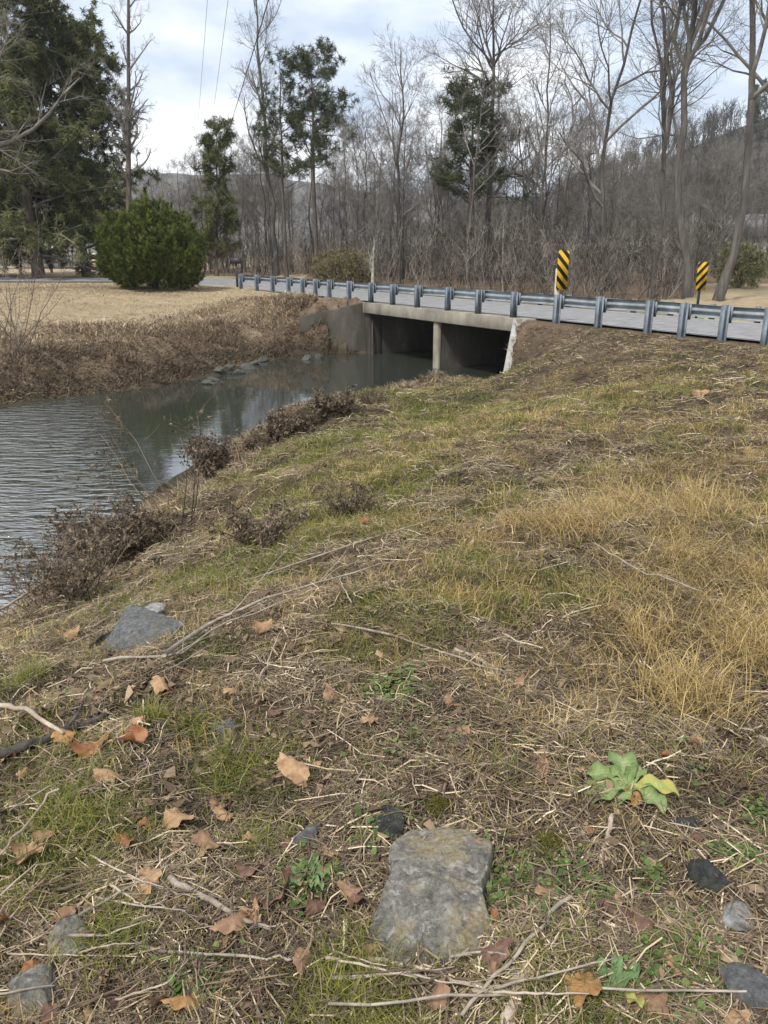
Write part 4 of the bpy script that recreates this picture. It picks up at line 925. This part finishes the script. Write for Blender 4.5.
stone(226, 728, (.14, .10, .05), MT['rockblue'], 'low grey stone half sunk in grass below slab rock', 13, sink=.4)
stone(70, 940, (.13, .1, .06), MT['rock'], 'flat brown stone among straw above the corner stone', 14, sink=.4)
stone(770, 745, (.10, .05, .04), MT['driftwood'], 'tan stone at the right edge beside dry grass', 15)
r = np.random.default_rng(15)
for i, (px, py) in enumerate([(218, 372), (228, 369), (238, 371), (246, 366), (212, 378), (252, 362), (205, 381), (262, 359), (306, 357), (318, 356)]):
    q = at(px, py, WATER + .1); stone(0, 0, (r.uniform(.25, .5), r.uniform(.2, .35), r.uniform(.14, .26)), MT['rockdark'], 'grey waterline stone at the foot of the far bank', 200 + i, loc=(q[0], q[1] + .15, 0), group='stones at the far waterline')
for o in [o for o in bpy.data.objects if o.get('group') == 'stones at the far waterline']: o.location.z = max(o.location.z, WATER + .04)

# ------------------------------------------------------------------ mullein, rosettes, moss, tufts
def leaf_mesh(L, W, bend, fold, r, ruffle=.01, n=20):
    V, Q, AT = [], [], []
    for i in range(n + 1):
        s = i / n; w = W * (math.sin(math.pi * min(1, s * .86 + .06)) ** .8) * (.55 + .6 * s) * (0.12 if i == n else 1)
        for j in range(-3, 4):
            t = j / 3; AT.append(min(1, .25 + .5 * abs(t) + .25 * (abs((s * 9 + abs(t) * 3) % 1 - .5) * 2))); V.append((s * L * (1 - .12 * bend * s), t * w / 2, fold * abs(t) * w - bend * L * (s ** 2) * .5 + L * .35 * s + ruffle * math.sin(s * 13 + t * 3) * abs(t)))
    for i in range(n):
        for j in range(6): a = i * 7 + j; Q.append([a, a + 1, a + 8, a + 7])
    return np.array(V), Q, AT
MULL = mat('mullein_leaf', [(.34, .37, .21), (.21, .27, .11), (.12, .175, .06)], attr=.5, scale=22, bump=.5, bscale=70, trans=.2, rough=.8, dist=.004)
MULY = mat('yellowing_mullein_leaf', [(.40, .42, .20), (.29, .33, .10), (.34, .30, .09)], attr=.6, scale=12, bump=.5, bscale=70, trans=.2, rough=.8, dist=.004)
def rosette(px, py, leaves, label, name, cat, m0, seed, off=.02):
    c = _hit(px, py); c[2] = land1(c[0], c[1]) + off; root = tag(empty(name, c), label, cat); r = np.random.default_rng(seed)
    for az, L, W, lift, kind in leaves:
        V, Q, AT = leaf_mesh(L, W, lift, .18, r); V = V @ rotz(az).T
        o = Acc().add(V, Q, A=AT).build('leaf', [m0, MULY, LEAFM[4]][kind], root, smooth=True)
    return root
rosette(628, 792, [(-.12, .17, .075, .95, 1), (.9, .11, .06, .6, 0), (1.5, .16, .10, .62, 0), (2.6, .15, .095, .85, 0), (3.45, .165, .105, 1.0, 0), (-2.3, .10, .07, 1.0, 0), (-1.55, .085, .05, 1.1, 2), (-.85, .14, .075, 1.0, 0), (1.2, .07, .04, .2, 0), (2.1, .08, .05, .3, 0)], 'broad-leaved pale green mullein rosette at right of foreground', 'mullein_plant', 'plant', MULL, 1)
GRL = mat('green_weed_leaf', [(.07, .13, .05), (.12, .2, .08), (.18, .26, .12)], scale=14, bump=.3, trans=.2, rough=.7, dist=.004)
rosette(310, 882, [(a + .2 * math.sin(a * 3), .06 + .015 * math.sin(a * 5), .022, .5, 0) for a in np.arange(8) * .785], 'small grey green rosette left of the large flat rock', 'weed_rosette', 'plant', GRL, 2)
rosette(618, 995, [(a, .07, .03, .1, int(a > 4)) for a in (.6, 1.4, 2.2, 3.4, 5.2)], 'small leafy weed among brown leaves at bottom', 'leafy_weed', 'plant', GRL, 3)
def moss(px, py, s, label, seed):
    r = np.random.default_rng(seed); c = _hit(px, py); n = 900
    x = c[0] + r.normal(0, s * .5, n); y = c[1] + r.normal(0, s * .55, n); z = land(x, y) + .008 + .022 * np.exp(-((x - c[0]) ** 2 + (y - c[1]) ** 2) / s ** 2) * r.random(n)
    o = Acc().needles(np.column_stack([x, y, z]), 8, .008, .0035, r, .8).build('moss_clump', MT['moss']); tag(o, label, 'moss')
moss(550, 846, .05, 'larger olive moss clump between flat rock and mullein', 1); moss(438, 808, .03, 'smaller olive moss clump above the large flat rock', 2)
def tuft(px, py, n, L, spread, label, m='green', seed=1, cat='grass tuft', name='grass_tuft'):
    r = np.random.default_rng(seed); c = _hit(px, py); c[2] = land1(c[0], c[1])
    b = np.column_stack([r.normal(0, spread, n), r.normal(0, spread, n), np.full(n, -.01)]); b[:, 2] += land(b[:, 0] + c[0], b[:, 1] + c[1]) - c[2]
    o = Acc().blades(b, r.uniform(0, 6.28, n), L * r.uniform(.5, 1.2, n), r.uniform(.002, .0038, n), r.uniform(.15, 1.2, n), r.uniform(.3, 1.8, n), np.clip(r.beta(2, 2, n), 0, 1), r.uniform(0, 6.28, n)).build(name, MT[m])
    o.location = c; tag(o, label, cat)
tuft(152, 722, 260, .13, .03, 'bright green grass tuft beside the rust leaf at left', seed=1)
tuft(75, 826, 420, .12, .055, 'green grass tuft at left edge above straw stalks', seed=2)
tuft(232, 782, 420, .14, .06, 'wispy green grass tuft left of the tan leaf', seed=3)
tuft(350, 985, 520, .10, .055, 'lush green grass tuft below the large flat rock', seed=4)
tuft(115, 945, 380, .13, .05, 'green grass tuft at lower left beside the corner stone', seed=5)
tuft(195, 730, 240, .11, .04, 'pale green grass tuft right of the bright tuft', seed=6)
tuft(30, 680, 260, .15, .05, 'green grass tuft at left edge below slab rock', seed=7)
tuft(265, 845, 180, .12, .04, 'thin green grass tuft left of bluish stone', seed=8)
tuft(695, 960, 260, .07, .05, 'short green grass tuft at lower right near corner stone', seed=9)
tuft(690, 700, 700, .26, .10, 'large golden dry grass tuft drooping above mullein', 'tan', 10)
tuft(640, 640, 520, .22, .10, 'golden dry grass tuft upper left of the drooping one', 'tan', 11)
tuft(748, 660, 560, .24, .10, 'golden dry grass tuft at the right edge', 'tan', 12)
tuft(455, 600, 420, .16, .10, 'small golden grass tuft in the middle of the bank', 'tan', 13)

# ------------------------------------------------------------------ dead leaves lying in the foreground
def leaf_shape(seed, lobes):
    r = np.random.default_rng(seed); n = 56; th = np.linspace(0, 2 * math.pi, n, endpoint=False)
    if lobes:
        cen = np.linspace(-1.9, 1.9, lobes) + r.normal(0, .1, lobes); amp = .8 - .12 * np.abs(cen) + r.normal(0, .08, lobes)
        dth = np.abs((th[:, None] - cen[None] + math.pi) % (2 * math.pi) - math.pi)
        rad = .33 + .28 * (amp[None] * np.exp(-(dth / .36) ** 1.6)).max(1) + r.normal(0, .02, n); asp = .8
    else:
        rad = .5 * (1 + .05 * np.cos(th)) + r.normal(0, .012, n) + .1 * np.exp(-(np.abs((th + math.pi) % (2 * math.pi) - math.pi) / .25) ** 1.2); asp = r.uniform(.42, .62)
    V = [(0, 0, 0)]; ax = r.uniform(0, 3.14); k1 = r.choice([-1, 1]) * r.uniform(.8, 4.2); k2 = r.uniform(-1.6, 1.6); ph = r.uniform(0, 6.28)
    ca, sa = math.cos(ax), math.sin(ax)
    for f in (.25, .5, .75, .9, 1):
        for t, q in zip(th, rad):
            x = math.cos(t) * q * f; y = math.sin(t) * q * f * asp
            z = .045 * f * f * math.sin(3 * t + ph) + .04 * f ** 3 * math.sin(9 * t + ph) + .5 * max(0, q * f - .3) ** 2
            u, v = x * ca + y * sa, -x * sa + y * ca
            u, z = math.sin(k1 * u) / k1, z + (1 - math.cos(k1 * u)) / k1
            z += k2 * v * v * .5
            V.append((u * ca - v * sa, u * sa + v * ca, z))
    T = [[0, 1 + i, 1 + (i + 1) % n] for i in range(n)]; Q = [[1 + k * n + i, 1 + k * n + (i + 1) % n, 1 + (k + 1) * n + (i + 1) % n, 1 + (k + 1) * n + i][::-1] for k in range(4) for i in range(n)]
    V = np.array(V); V[:, 2] -= V[:, 2].min(); return V, Q, T
SHAPES = [leaf_shape(300 + i, [5, 0, 3, 0, 5][i % 5]) for i in range(10)]
def leaf(px, py, size, mi, label, seed, group=None):
    if not group and py > 600: size *= 1.22
    r = np.random.default_rng(seed + 900); V, Q, T = SHAPES[seed % 10]
    o = Acc().add(V * size, Q, T).build('dead_leaf', LEAFM[mi], smooth=True)
    c = _hit(px, py); o.location = (c[0], c[1], land1(c[0], c[1]) + .012); o.rotation_euler = (r.normal(0, .28), r.normal(0, .28), r.uniform(0, 6.28))
    tag(o, label, 'leaf', group)
LV = [(180, 830, .13, 0, 'big tan curled leaf left of the bluish stone'), (295, 776, .12, 0, 'pale tan leaf right of the wispy grass tuft'), (132, 745, .12, 2, 'rust red leaf below the bright green tuft'),
      (96, 752, .12, 2, 'rust leaf on the rotten branch at left'), (68, 742, .09, 4, 'orange leaf against the rotten branch at left edge'), (246, 880, .08, 3, 'reddish brown leaf left of the grey green rosette'), (361, 912, .075, 3, 'dark red folded leaf touching left side of the flat rock'),
      (545, 899, .07, 0, 'pale tan leaf on the round-leaved weeds'), (613, 916, .075, 3, 'dull pink leaf left below the dark greenish stone'), (641, 934, .075, 3, 'reddish leaf below the dull pink leaf'), (497, 960, .08, 3, 'dark red leaf at lower right corner of the flat rock'),
      (186, 1012, .085, 4, 'bright orange leaf at the bottom edge'), (106, 999, .07, 3, 'brown red leaf right of the corner stone'), (272, 908, .10, 3, 'brown leaf pair above the grey broken stick'), (160, 692, .10, 0, 'tan leaf standing above the bright green tuft'),
      (262, 632, .11, 0, 'tan leaf beside the forked branch'), (74, 640, .12, 0, 'tan leaf left of the slab rock'), (370, 728, .10, 0, 'tan leaf in the middle of the foreground straw'), (160, 1000, .09, 1, 'brown curled leaf left of the bright orange leaf'),
      (585, 1000, .10, 4, 'brown orange leaf under the long bottom twig'), (655, 1012, .09, 1, 'brown leaf at the bottom right of the leafy weed'), (366, 526, .2, 2, 'rust leaf heap on the middle of the bank'), (560, 432, .16, 0, 'pale leaf on the grass halfway to the bridge'),
      (700, 396, .25, 0, 'pale leaf on brown ground near the guardrail'), (104, 782, .09, 0, 'tan leaf above the left green tuft'), (216, 812, .07, 1, 'brown leaf beside the big tan curled leaf'), (205, 850, .08, 1, 'brown folded leaf below the big tan curled leaf'),
      (330, 700, .08, 1, 'brown leaf left of the tan leaf in the straw'), (515, 690, .07, 1, 'brown leaf near the twin sticks'), (150, 885, .08, 0, 'tan leaf above the lower left tuft'), (440, 1005, .07, 1, 'brown leaf below the long diagonal stick'), (235, 930, .09, 1, 'brown leaf on the grey broken stick'), (30, 860, .09, 0, 'tan leaf below the left edge grass tuft')]
for i, (px, py, s, mi, lab) in enumerate(LV): leaf(px, py, s, mi, lab, i)
r = np.random.default_rng(44); extra = []
for k in range(84):
    px = r.uniform(-20, 330) if k < 58 else r.uniform(330, 790); py = r.uniform(690, 1030)
    leaf(px, py, r.uniform(.04, .09), int(r.choice([0, 0, 1, 1, 2, 3])), 'small brown dead leaf scattered on the foreground straw', 40 + k, 'small scattered dead leaves')

# ------------------------------------------------------------------ sticks and branches
def stick(pts, r0, r1, m, label, seed, lift=.02, forks=0, name='stick', z=None, cat='stick', jit=.0035, flen=.3):
    r = np.random.default_rng(seed)
    W = np.array([_hit(p[0], p[1])[:2] for p in pts])
    zz = np.array([land1(*w) + lift + (p[2] if len(p) > 2 else 0) for w, p in zip(W, pts)])
    P = np.column_stack([W, zz]); s = np.linspace(0, len(P) - 1, 12); P = np.column_stack([np.interp(s, np.arange(len(P)), P[:, i]) for i in range(3)])
    P = P + r.normal(0, jit, P.shape); R = np.linspace(r0, r1, 12) * (1 + r.normal(0, .08, 12))
    A = Acc().tubes(P, R, 7, cap=True)
    if forks:
        P2, R2, _ = grow(P[None], R[None], forks, .3, .95, .6, flen, .55, 6, .0, .09, r, .0012); A.tubes(P2, R2, 5)
        P3, R3, _ = grow(P2, R2, 2, .3, .95, .5, flen * .35, .6, 4, .0, .1, r, .001); A.tubes(P3, R3, 4)
    c = P[0].copy(); A.V = [v - c for v in A.V]; o = A.build(name, MT[m] if isinstance(m, str) else m, smooth=True); o.location = c
    return tag(o, label, cat)
stick([(165, 668), (215, 632), (270, 608), (380, 574)], .012, .004, 'stick', 'long grey branch rising from the slab rock to the right', 1, .06, 5, 'fallen_branch', cat='branch', flen=.45)
stick([(105, 672), (180, 668), (215, 640), (300, 606)], .007, .003, 'stick', 'thin forked branch crossing the slab rock', 2, .06, 4, 'fallen_branch', cat='branch', flen=.3)
stick([(566, 905), (520, 960), (460, 1028)], .0055, .004, 'stick', 'straight grey stick slanting down right of the flat rock', 3, .035, 0)
stick([(330, 1022), (470, 1012), (600, 1004), (790, 1008)], .0035, .0025, 'stick', 'long thin twig lying along the bottom edge', 4, .05, 0, 'twig')
stick([(528, 968), (518, 990), (506, 1030)], .014, .016, 'driftwood', 'thick bleached log piece at the bottom centre', 5, .012, 0, 'log_piece')
stick([(612, 818), (606, 845), (600, 868)], .008, .005, 'driftwood', 'short bleached stick just below the mullein', 6, .012, 0)
stick([(455, 655), (485, 668), (512, 682)], .008, .004, 'stick', 'upper of two parallel grey sticks in mid bank', 7, .03, 1, flen=.15)
stick([(300, 622), (380, 636), (430, 652), (500, 676)], .006, .004, 'stick', 'long grey stick running into the two parallel sticks', 8, .02, 1, flen=.2)
stick([(52, 1012, 0), (53, 968, .0)], .005, .004, 'darkwood', 'dark stub standing beside the corner stone', 9, .03, 0, jit=.001)
stick([(100, 955), (180, 960), (260, 966), (300, 968)], .004, .003, 'stick', 'thin straight twig above the corner stone', 10, .03, 0, 'twig')
stick([(170, 888), (215, 912), (270, 938)], .009, .006, 'stick', 'grey broken stick among brown leaves at lower left', 11, .03, 1, flen=.12)
stick([(-10, 712), (30, 722), (66, 745)], .011, .007, 'driftwood', 'pale split stick at the left edge above rotten branch', 12, .05, 0)
stick([(-15, 768), (30, 752), (75, 735), (108, 722)], .02, .012, 'darkwood', 'black rotten branch at the left edge', 13, .03, 2, 'fallen_branch', cat='branch', flen=.15)
stick([(60, 800), (20, 850), (-15, 890)], .004, .003, 'driftwood', 'straw coloured stalk slanting at the left edge', 14, .05, 0, 'twig')
stick([(370, 965), (420, 975), (470, 992), (520, 985)], .006, .003, 'driftwood', 'broken grey twigs under the front of the flat rock', 15, .02, 5, 'twig', flen=.14)
stick([(612, 745), (632, 738), (655, 752)], .014, .008, 'darkwood', 'splintered black wood piece above the mullein', 16, .012, 4, 'wood_piece', flen=.08)
stick([(340, 585), (345, 600), (352, 612)], .003, .003, 'driftwood', 'short straw stalk by the forked branch', 17, .05, 0, 'twig')
stick([(260, 690), (280, 640)], .0035, .002, 'driftwood', 'pale stalk upright below the tan leaf by branch', 18, .04, 0, 'twig')
stick([(0, 640), (60, 600), (95, 570)], .010, .005, 'driftwood', 'pale branch slanting over the bank at left edge', 19, .2, 2, 'fallen_branch', cat='branch', flen=.4)
stick([(550, 800), (590, 846), (602, 858)], .002, .0015, 'stick', 'hair-thin curved twig left of the mullein', 20, .02, 0, 'twig')
stick([(240, 590), (330, 560), (420, 530), (470, 518)], .006, .003, 'stick', 'long thin branch above the forked branch', 21, .05, 5, 'fallen_branch', cat='branch', flen=.4)
stick([(700, 610), (640, 590), (590, 560)], .005, .003, 'stick', 'grey twig in the dry grass at right', 22, .1, 2, 'twig', flen=.2)
r = np.random.default_rng(47)
for i in range(44):
    if i < 20: px, py, an = r.uniform(-10, 150), r.uniform(780, 1020), r.uniform(-.9, .9)
    elif i < 32: px, py, an = r.uniform(20, 260), r.uniform(560, 700), r.normal(-.5, .3)
    else: px, py, an = r.uniform(360, 560), r.uniform(965, 1020), r.normal(.15, .3)
    L_ = r.uniform(50, 130); dx, dy = math.cos(an) * L_, math.sin(an) * L_ * .7
    stick([(px - dx / 2, py - dy / 2), (px, py, r.uniform(0, .02)), (px + dx / 2, py + dy / 2, r.uniform(0, .06))], r.uniform(.002, .0045), .0014, ['driftwood', 'stick', 'deadweed'][i % 3], ['thin dead stalk in the tangle at the bottom left corner', 'thin dead stalk in the tangle around the slab rock', 'thin broken twig scattered below the flat rock'][0 if i < 20 else 1 if i < 32 else 2], 500 + i, .03, i % 2, 'dead_stalk', cat='stalk', jit=.0012, flen=.12)['group'] = ['dead stalks at the bottom left', 'dead stalks by the slab rock', 'broken twigs below the flat rock'][0 if i < 20 else 1 if i < 32 else 2]
A = Acc(); r = np.random.default_rng(46); n = 3800
x, y, rad = scatter(n, .9, 14, 1.5, .62, r, .82); k = usable(x, y); x, y = x[k], y[k]; n = len(x); az = r.uniform(0, 6.28, n); L = r.uniform(.05, .28, n)
P = np.zeros((n, 4, 3)); 
for j in range(4): P[:, j, 0] = x + np.cos(az) * L * (j / 3 - .5) + r.normal(0, .006, n); P[:, j, 1] = y + np.sin(az) * L * (j / 3 - .5) + r.normal(0, .006, n); P[:, j, 2] = land(P[:, j, 0], P[:, j, 1]) + .012 + r.random(n) * .015
A.tubes(P, np.full((n, 4), .0018) * r.uniform(.6, 1.8, n)[:, None] * np.maximum(1, np.hypot(x, y) / 5)[:, None], 4, r.random(n))
tag(A.build('twig_debris', MT['thatch']), 'fine broken twigs scattered through the straw', 'debris', kind='stuff')

# ------------------------------------------------------------------ dead weed clumps on the near waterline
def weed_clump(px, py, z, H, n, seed, label, leaves=(.5, 3, .07, .04), lean=(-.1, 0), spread=.5, name='dead_weed_clump'):
    c = _hit(px, py); o = bare_bush(name, (c[0], c[1], land1(c[0], c[1])), H, n, seed, 'deadweed', lean, (leaves[0] * .7, leaves[1] * 1.4, leaves[2] * .45, leaves[3] * .36), spread * 1.5, (9, 5), .0055); return tag(o, label, 'weeds')
weed_clump(112, 560, -.85, .75, 34, 401, 'tall dead weed clump at the creek edge left', (.75, 5, .07, .045))
weed_clump(78, 600, -.7, .7, 24, 402, 'dead weed clump left of the slab rock at creek edge', (.6, 4, .06, .04))
weed_clump(213, 478, -1.2, .75, 40, 403, 'compact brown dead weed clump standing against the bright water', (.95, 7, .08, .05), spread=.25)
weed_clump(288, 440, -1.2, .55, 34, 404, 'dead weed clump on the bank below the sky reflection', (.85, 6, .09, .06))
weed_clump(335, 415, -1.3, .55, 34, 405, 'dead weed clump nearest the dark culvert water', (.8, 6, .09, .06))
weed_clump(265, 545, -.4, .5, 20, 406, 'low dead weed clump in the green bank grass', (.7, 4, .06, .04))
weed_clump(40, 610, -.9, .8, 10, 407, 'bare dead stalks at the left edge by the water', (.1, 3, .05, .03), (-.3, 0))
weed_clump(355, 515, -.2, .35, 16, 408, 'small grey dead weed clump above the rust leaf heap', (.7, 4, .05, .03))
weed_clump(180, 520, -1.2, 1.5, 7, 410, 'leaning twiggy sapling reaching over the bright water', (.25, 3, .09, .06), (-.15, .35), .5, 'twiggy_sapling')
weed_clump(240, 415, -1.75, 1.0, 6, 411, 'driftwood twig snag lying in the shallow water', (.35, 5, .12, .07), (-.6, .2), .7, 'twig_snag')

for i, (px, py, H, n_, lab) in enumerate([(90, 545, .7, 26, 'dead weed clump joining the tall one at the water'), (150, 540, .5, 22, 'short dead weed clump right of the tall creek edge clump'), (305, 425, .5, 24, 'dead weed clump between the two nearest the culvert'), (262, 448, .45, 20, 'low dead weed clump right of the compact brown clump'), (370, 405, .4, 18, 'small dead weed clump at the bend of the bank'), (60, 575, .6, 16, 'stalky dead weeds between the pale branch and water')]):
    weed_clump(px, py, 0, H, n_, 430 + i, lab, (.55, 5, .06, .04), (-.1, 0), .7)

# ------------------------------------------------------------------ light, sky, air, camera
SUN_EL, SUN_AZ = math.radians(53), math.radians(215)     # behind the left shoulder, veiled by cloud
w = bpy.data.worlds.new('World'); SC.world = w; w.use_nodes = True
N, L = w.node_tree.nodes, w.node_tree.links; bg = N['Background']
sky = N.new('ShaderNodeTexSky'); sky.sky_type = 'NISHITA'; sky.sun_disc = False; sky.sun_elevation = SUN_EL; sky.sun_rotation = SUN_AZ
tc = N.new('ShaderNodeTexCoord'); sep = N.new('ShaderNodeSeparateXYZ'); L.new(tc.outputs['Generated'], sep.inputs[0])
mp = N.new('ShaderNodeMapping'); mp.inputs['Scale'].default_value = (1, 1, 2.6); mp.inputs['Location'].default_value = (.55, .2, .4); L.new(tc.outputs['Generated'], mp.inputs['Vector'])
n1 = N.new('ShaderNodeTexNoise'); n1.inputs['Scale'].default_value = 3.2; n1.inputs['Detail'].default_value = 7; n1.inputs['Roughness'].default_value = .52; L.new(mp.outputs[0], n1.inputs['Vector'])
n2 = N.new('ShaderNodeTexNoise'); n2.inputs['Scale'].default_value = 1.7; n2.inputs['Detail'].default_value = 5; L.new(mp.outputs[0], n2.inputs['Vector'])
cl = ramp(N, [(3.9, 4.6, 5.7), (5.6, 6.1, 6.9), (8.6, 8.7, 8.8), (9.4, 9.4, 9.4)], .36, .62); L.new(n1.outputs['Fac'], cl.inputs['Fac'])
cov = ramp(N, [(0.85,) * 3, (1, 1, 1)], .3, .5); L.new(n2.outputs['Fac'], cov.inputs['Fac'])
mx = N.new('ShaderNodeMix'); mx.data_type = 'RGBA'; L.new(cov.outputs['Color'], mx.inputs[0]); L.new(sky.outputs[0], mx.inputs[6]); L.new(cl.outputs['Color'], mx.inputs[7])
L.new(mx.outputs[2], bg.inputs['Color']); bg.inputs['Strength'].default_value = .085
sun = bpy.data.lights.new('sun', 'SUN'); sun.energy = 2.4; sun.angle = math.radians(7); sun.color = (1, .95, .87)
so = bpy.data.objects.new('sun', sun); COL.objects.link(so)
sd = Vector((math.sin(SUN_AZ) * math.cos(SUN_EL), math.cos(SUN_AZ) * math.cos(SUN_EL), math.sin(SUN_EL)))
so.rotation_euler = (-sd).to_track_quat('-Z', 'Y').to_euler(); so.location = sd * 60
hz = bpy.data.materials.new('pale_air'); hz.use_nodes = True; hn = hz.node_tree.nodes; hn.remove(hn['Principled BSDF'])
pv = hn.new('ShaderNodeVolumePrincipled'); pv.inputs['Color'].default_value = (.80, .87, .96, 1); pv.inputs['Density'].default_value = .0003; pv.inputs['Anisotropy'].default_value = .2
hz.node_tree.links.new(pv.outputs[0], hn['Material Output'].inputs['Volume'])
hb = Acc().box((0, 560, 80), (2700, 1700, 175)).build('haze', hz); tag(hb, 'thin pale haze softening the far ridge', 'haze', kind='stuff')

cam = bpy.data.cameras.new('camera'); co = bpy.data.objects.new('camera', cam); COL.objects.link(co); SC.camera = co
co.location = (0, 0, EYE); co.rotation_euler = (math.pi / 2 - PITCH, 0, 0)
cam.sensor_fit = 'VERTICAL'; cam.sensor_height = 24; cam.lens = 24 * FPX / 1024; cam.clip_start = .05; cam.clip_end = 5000
SC.view_settings.view_transform = 'Standard'; SC.view_settings.look = 'None'; SC.view_settings.exposure = 1.02; SC.view_settings.gamma = 1
SC.view_settings.use_curve_mapping = False
SC.cycles.max_bounces = 6; SC.cycles.transparent_max_bounces = 8; SC.cycles.volume_bounces = 0
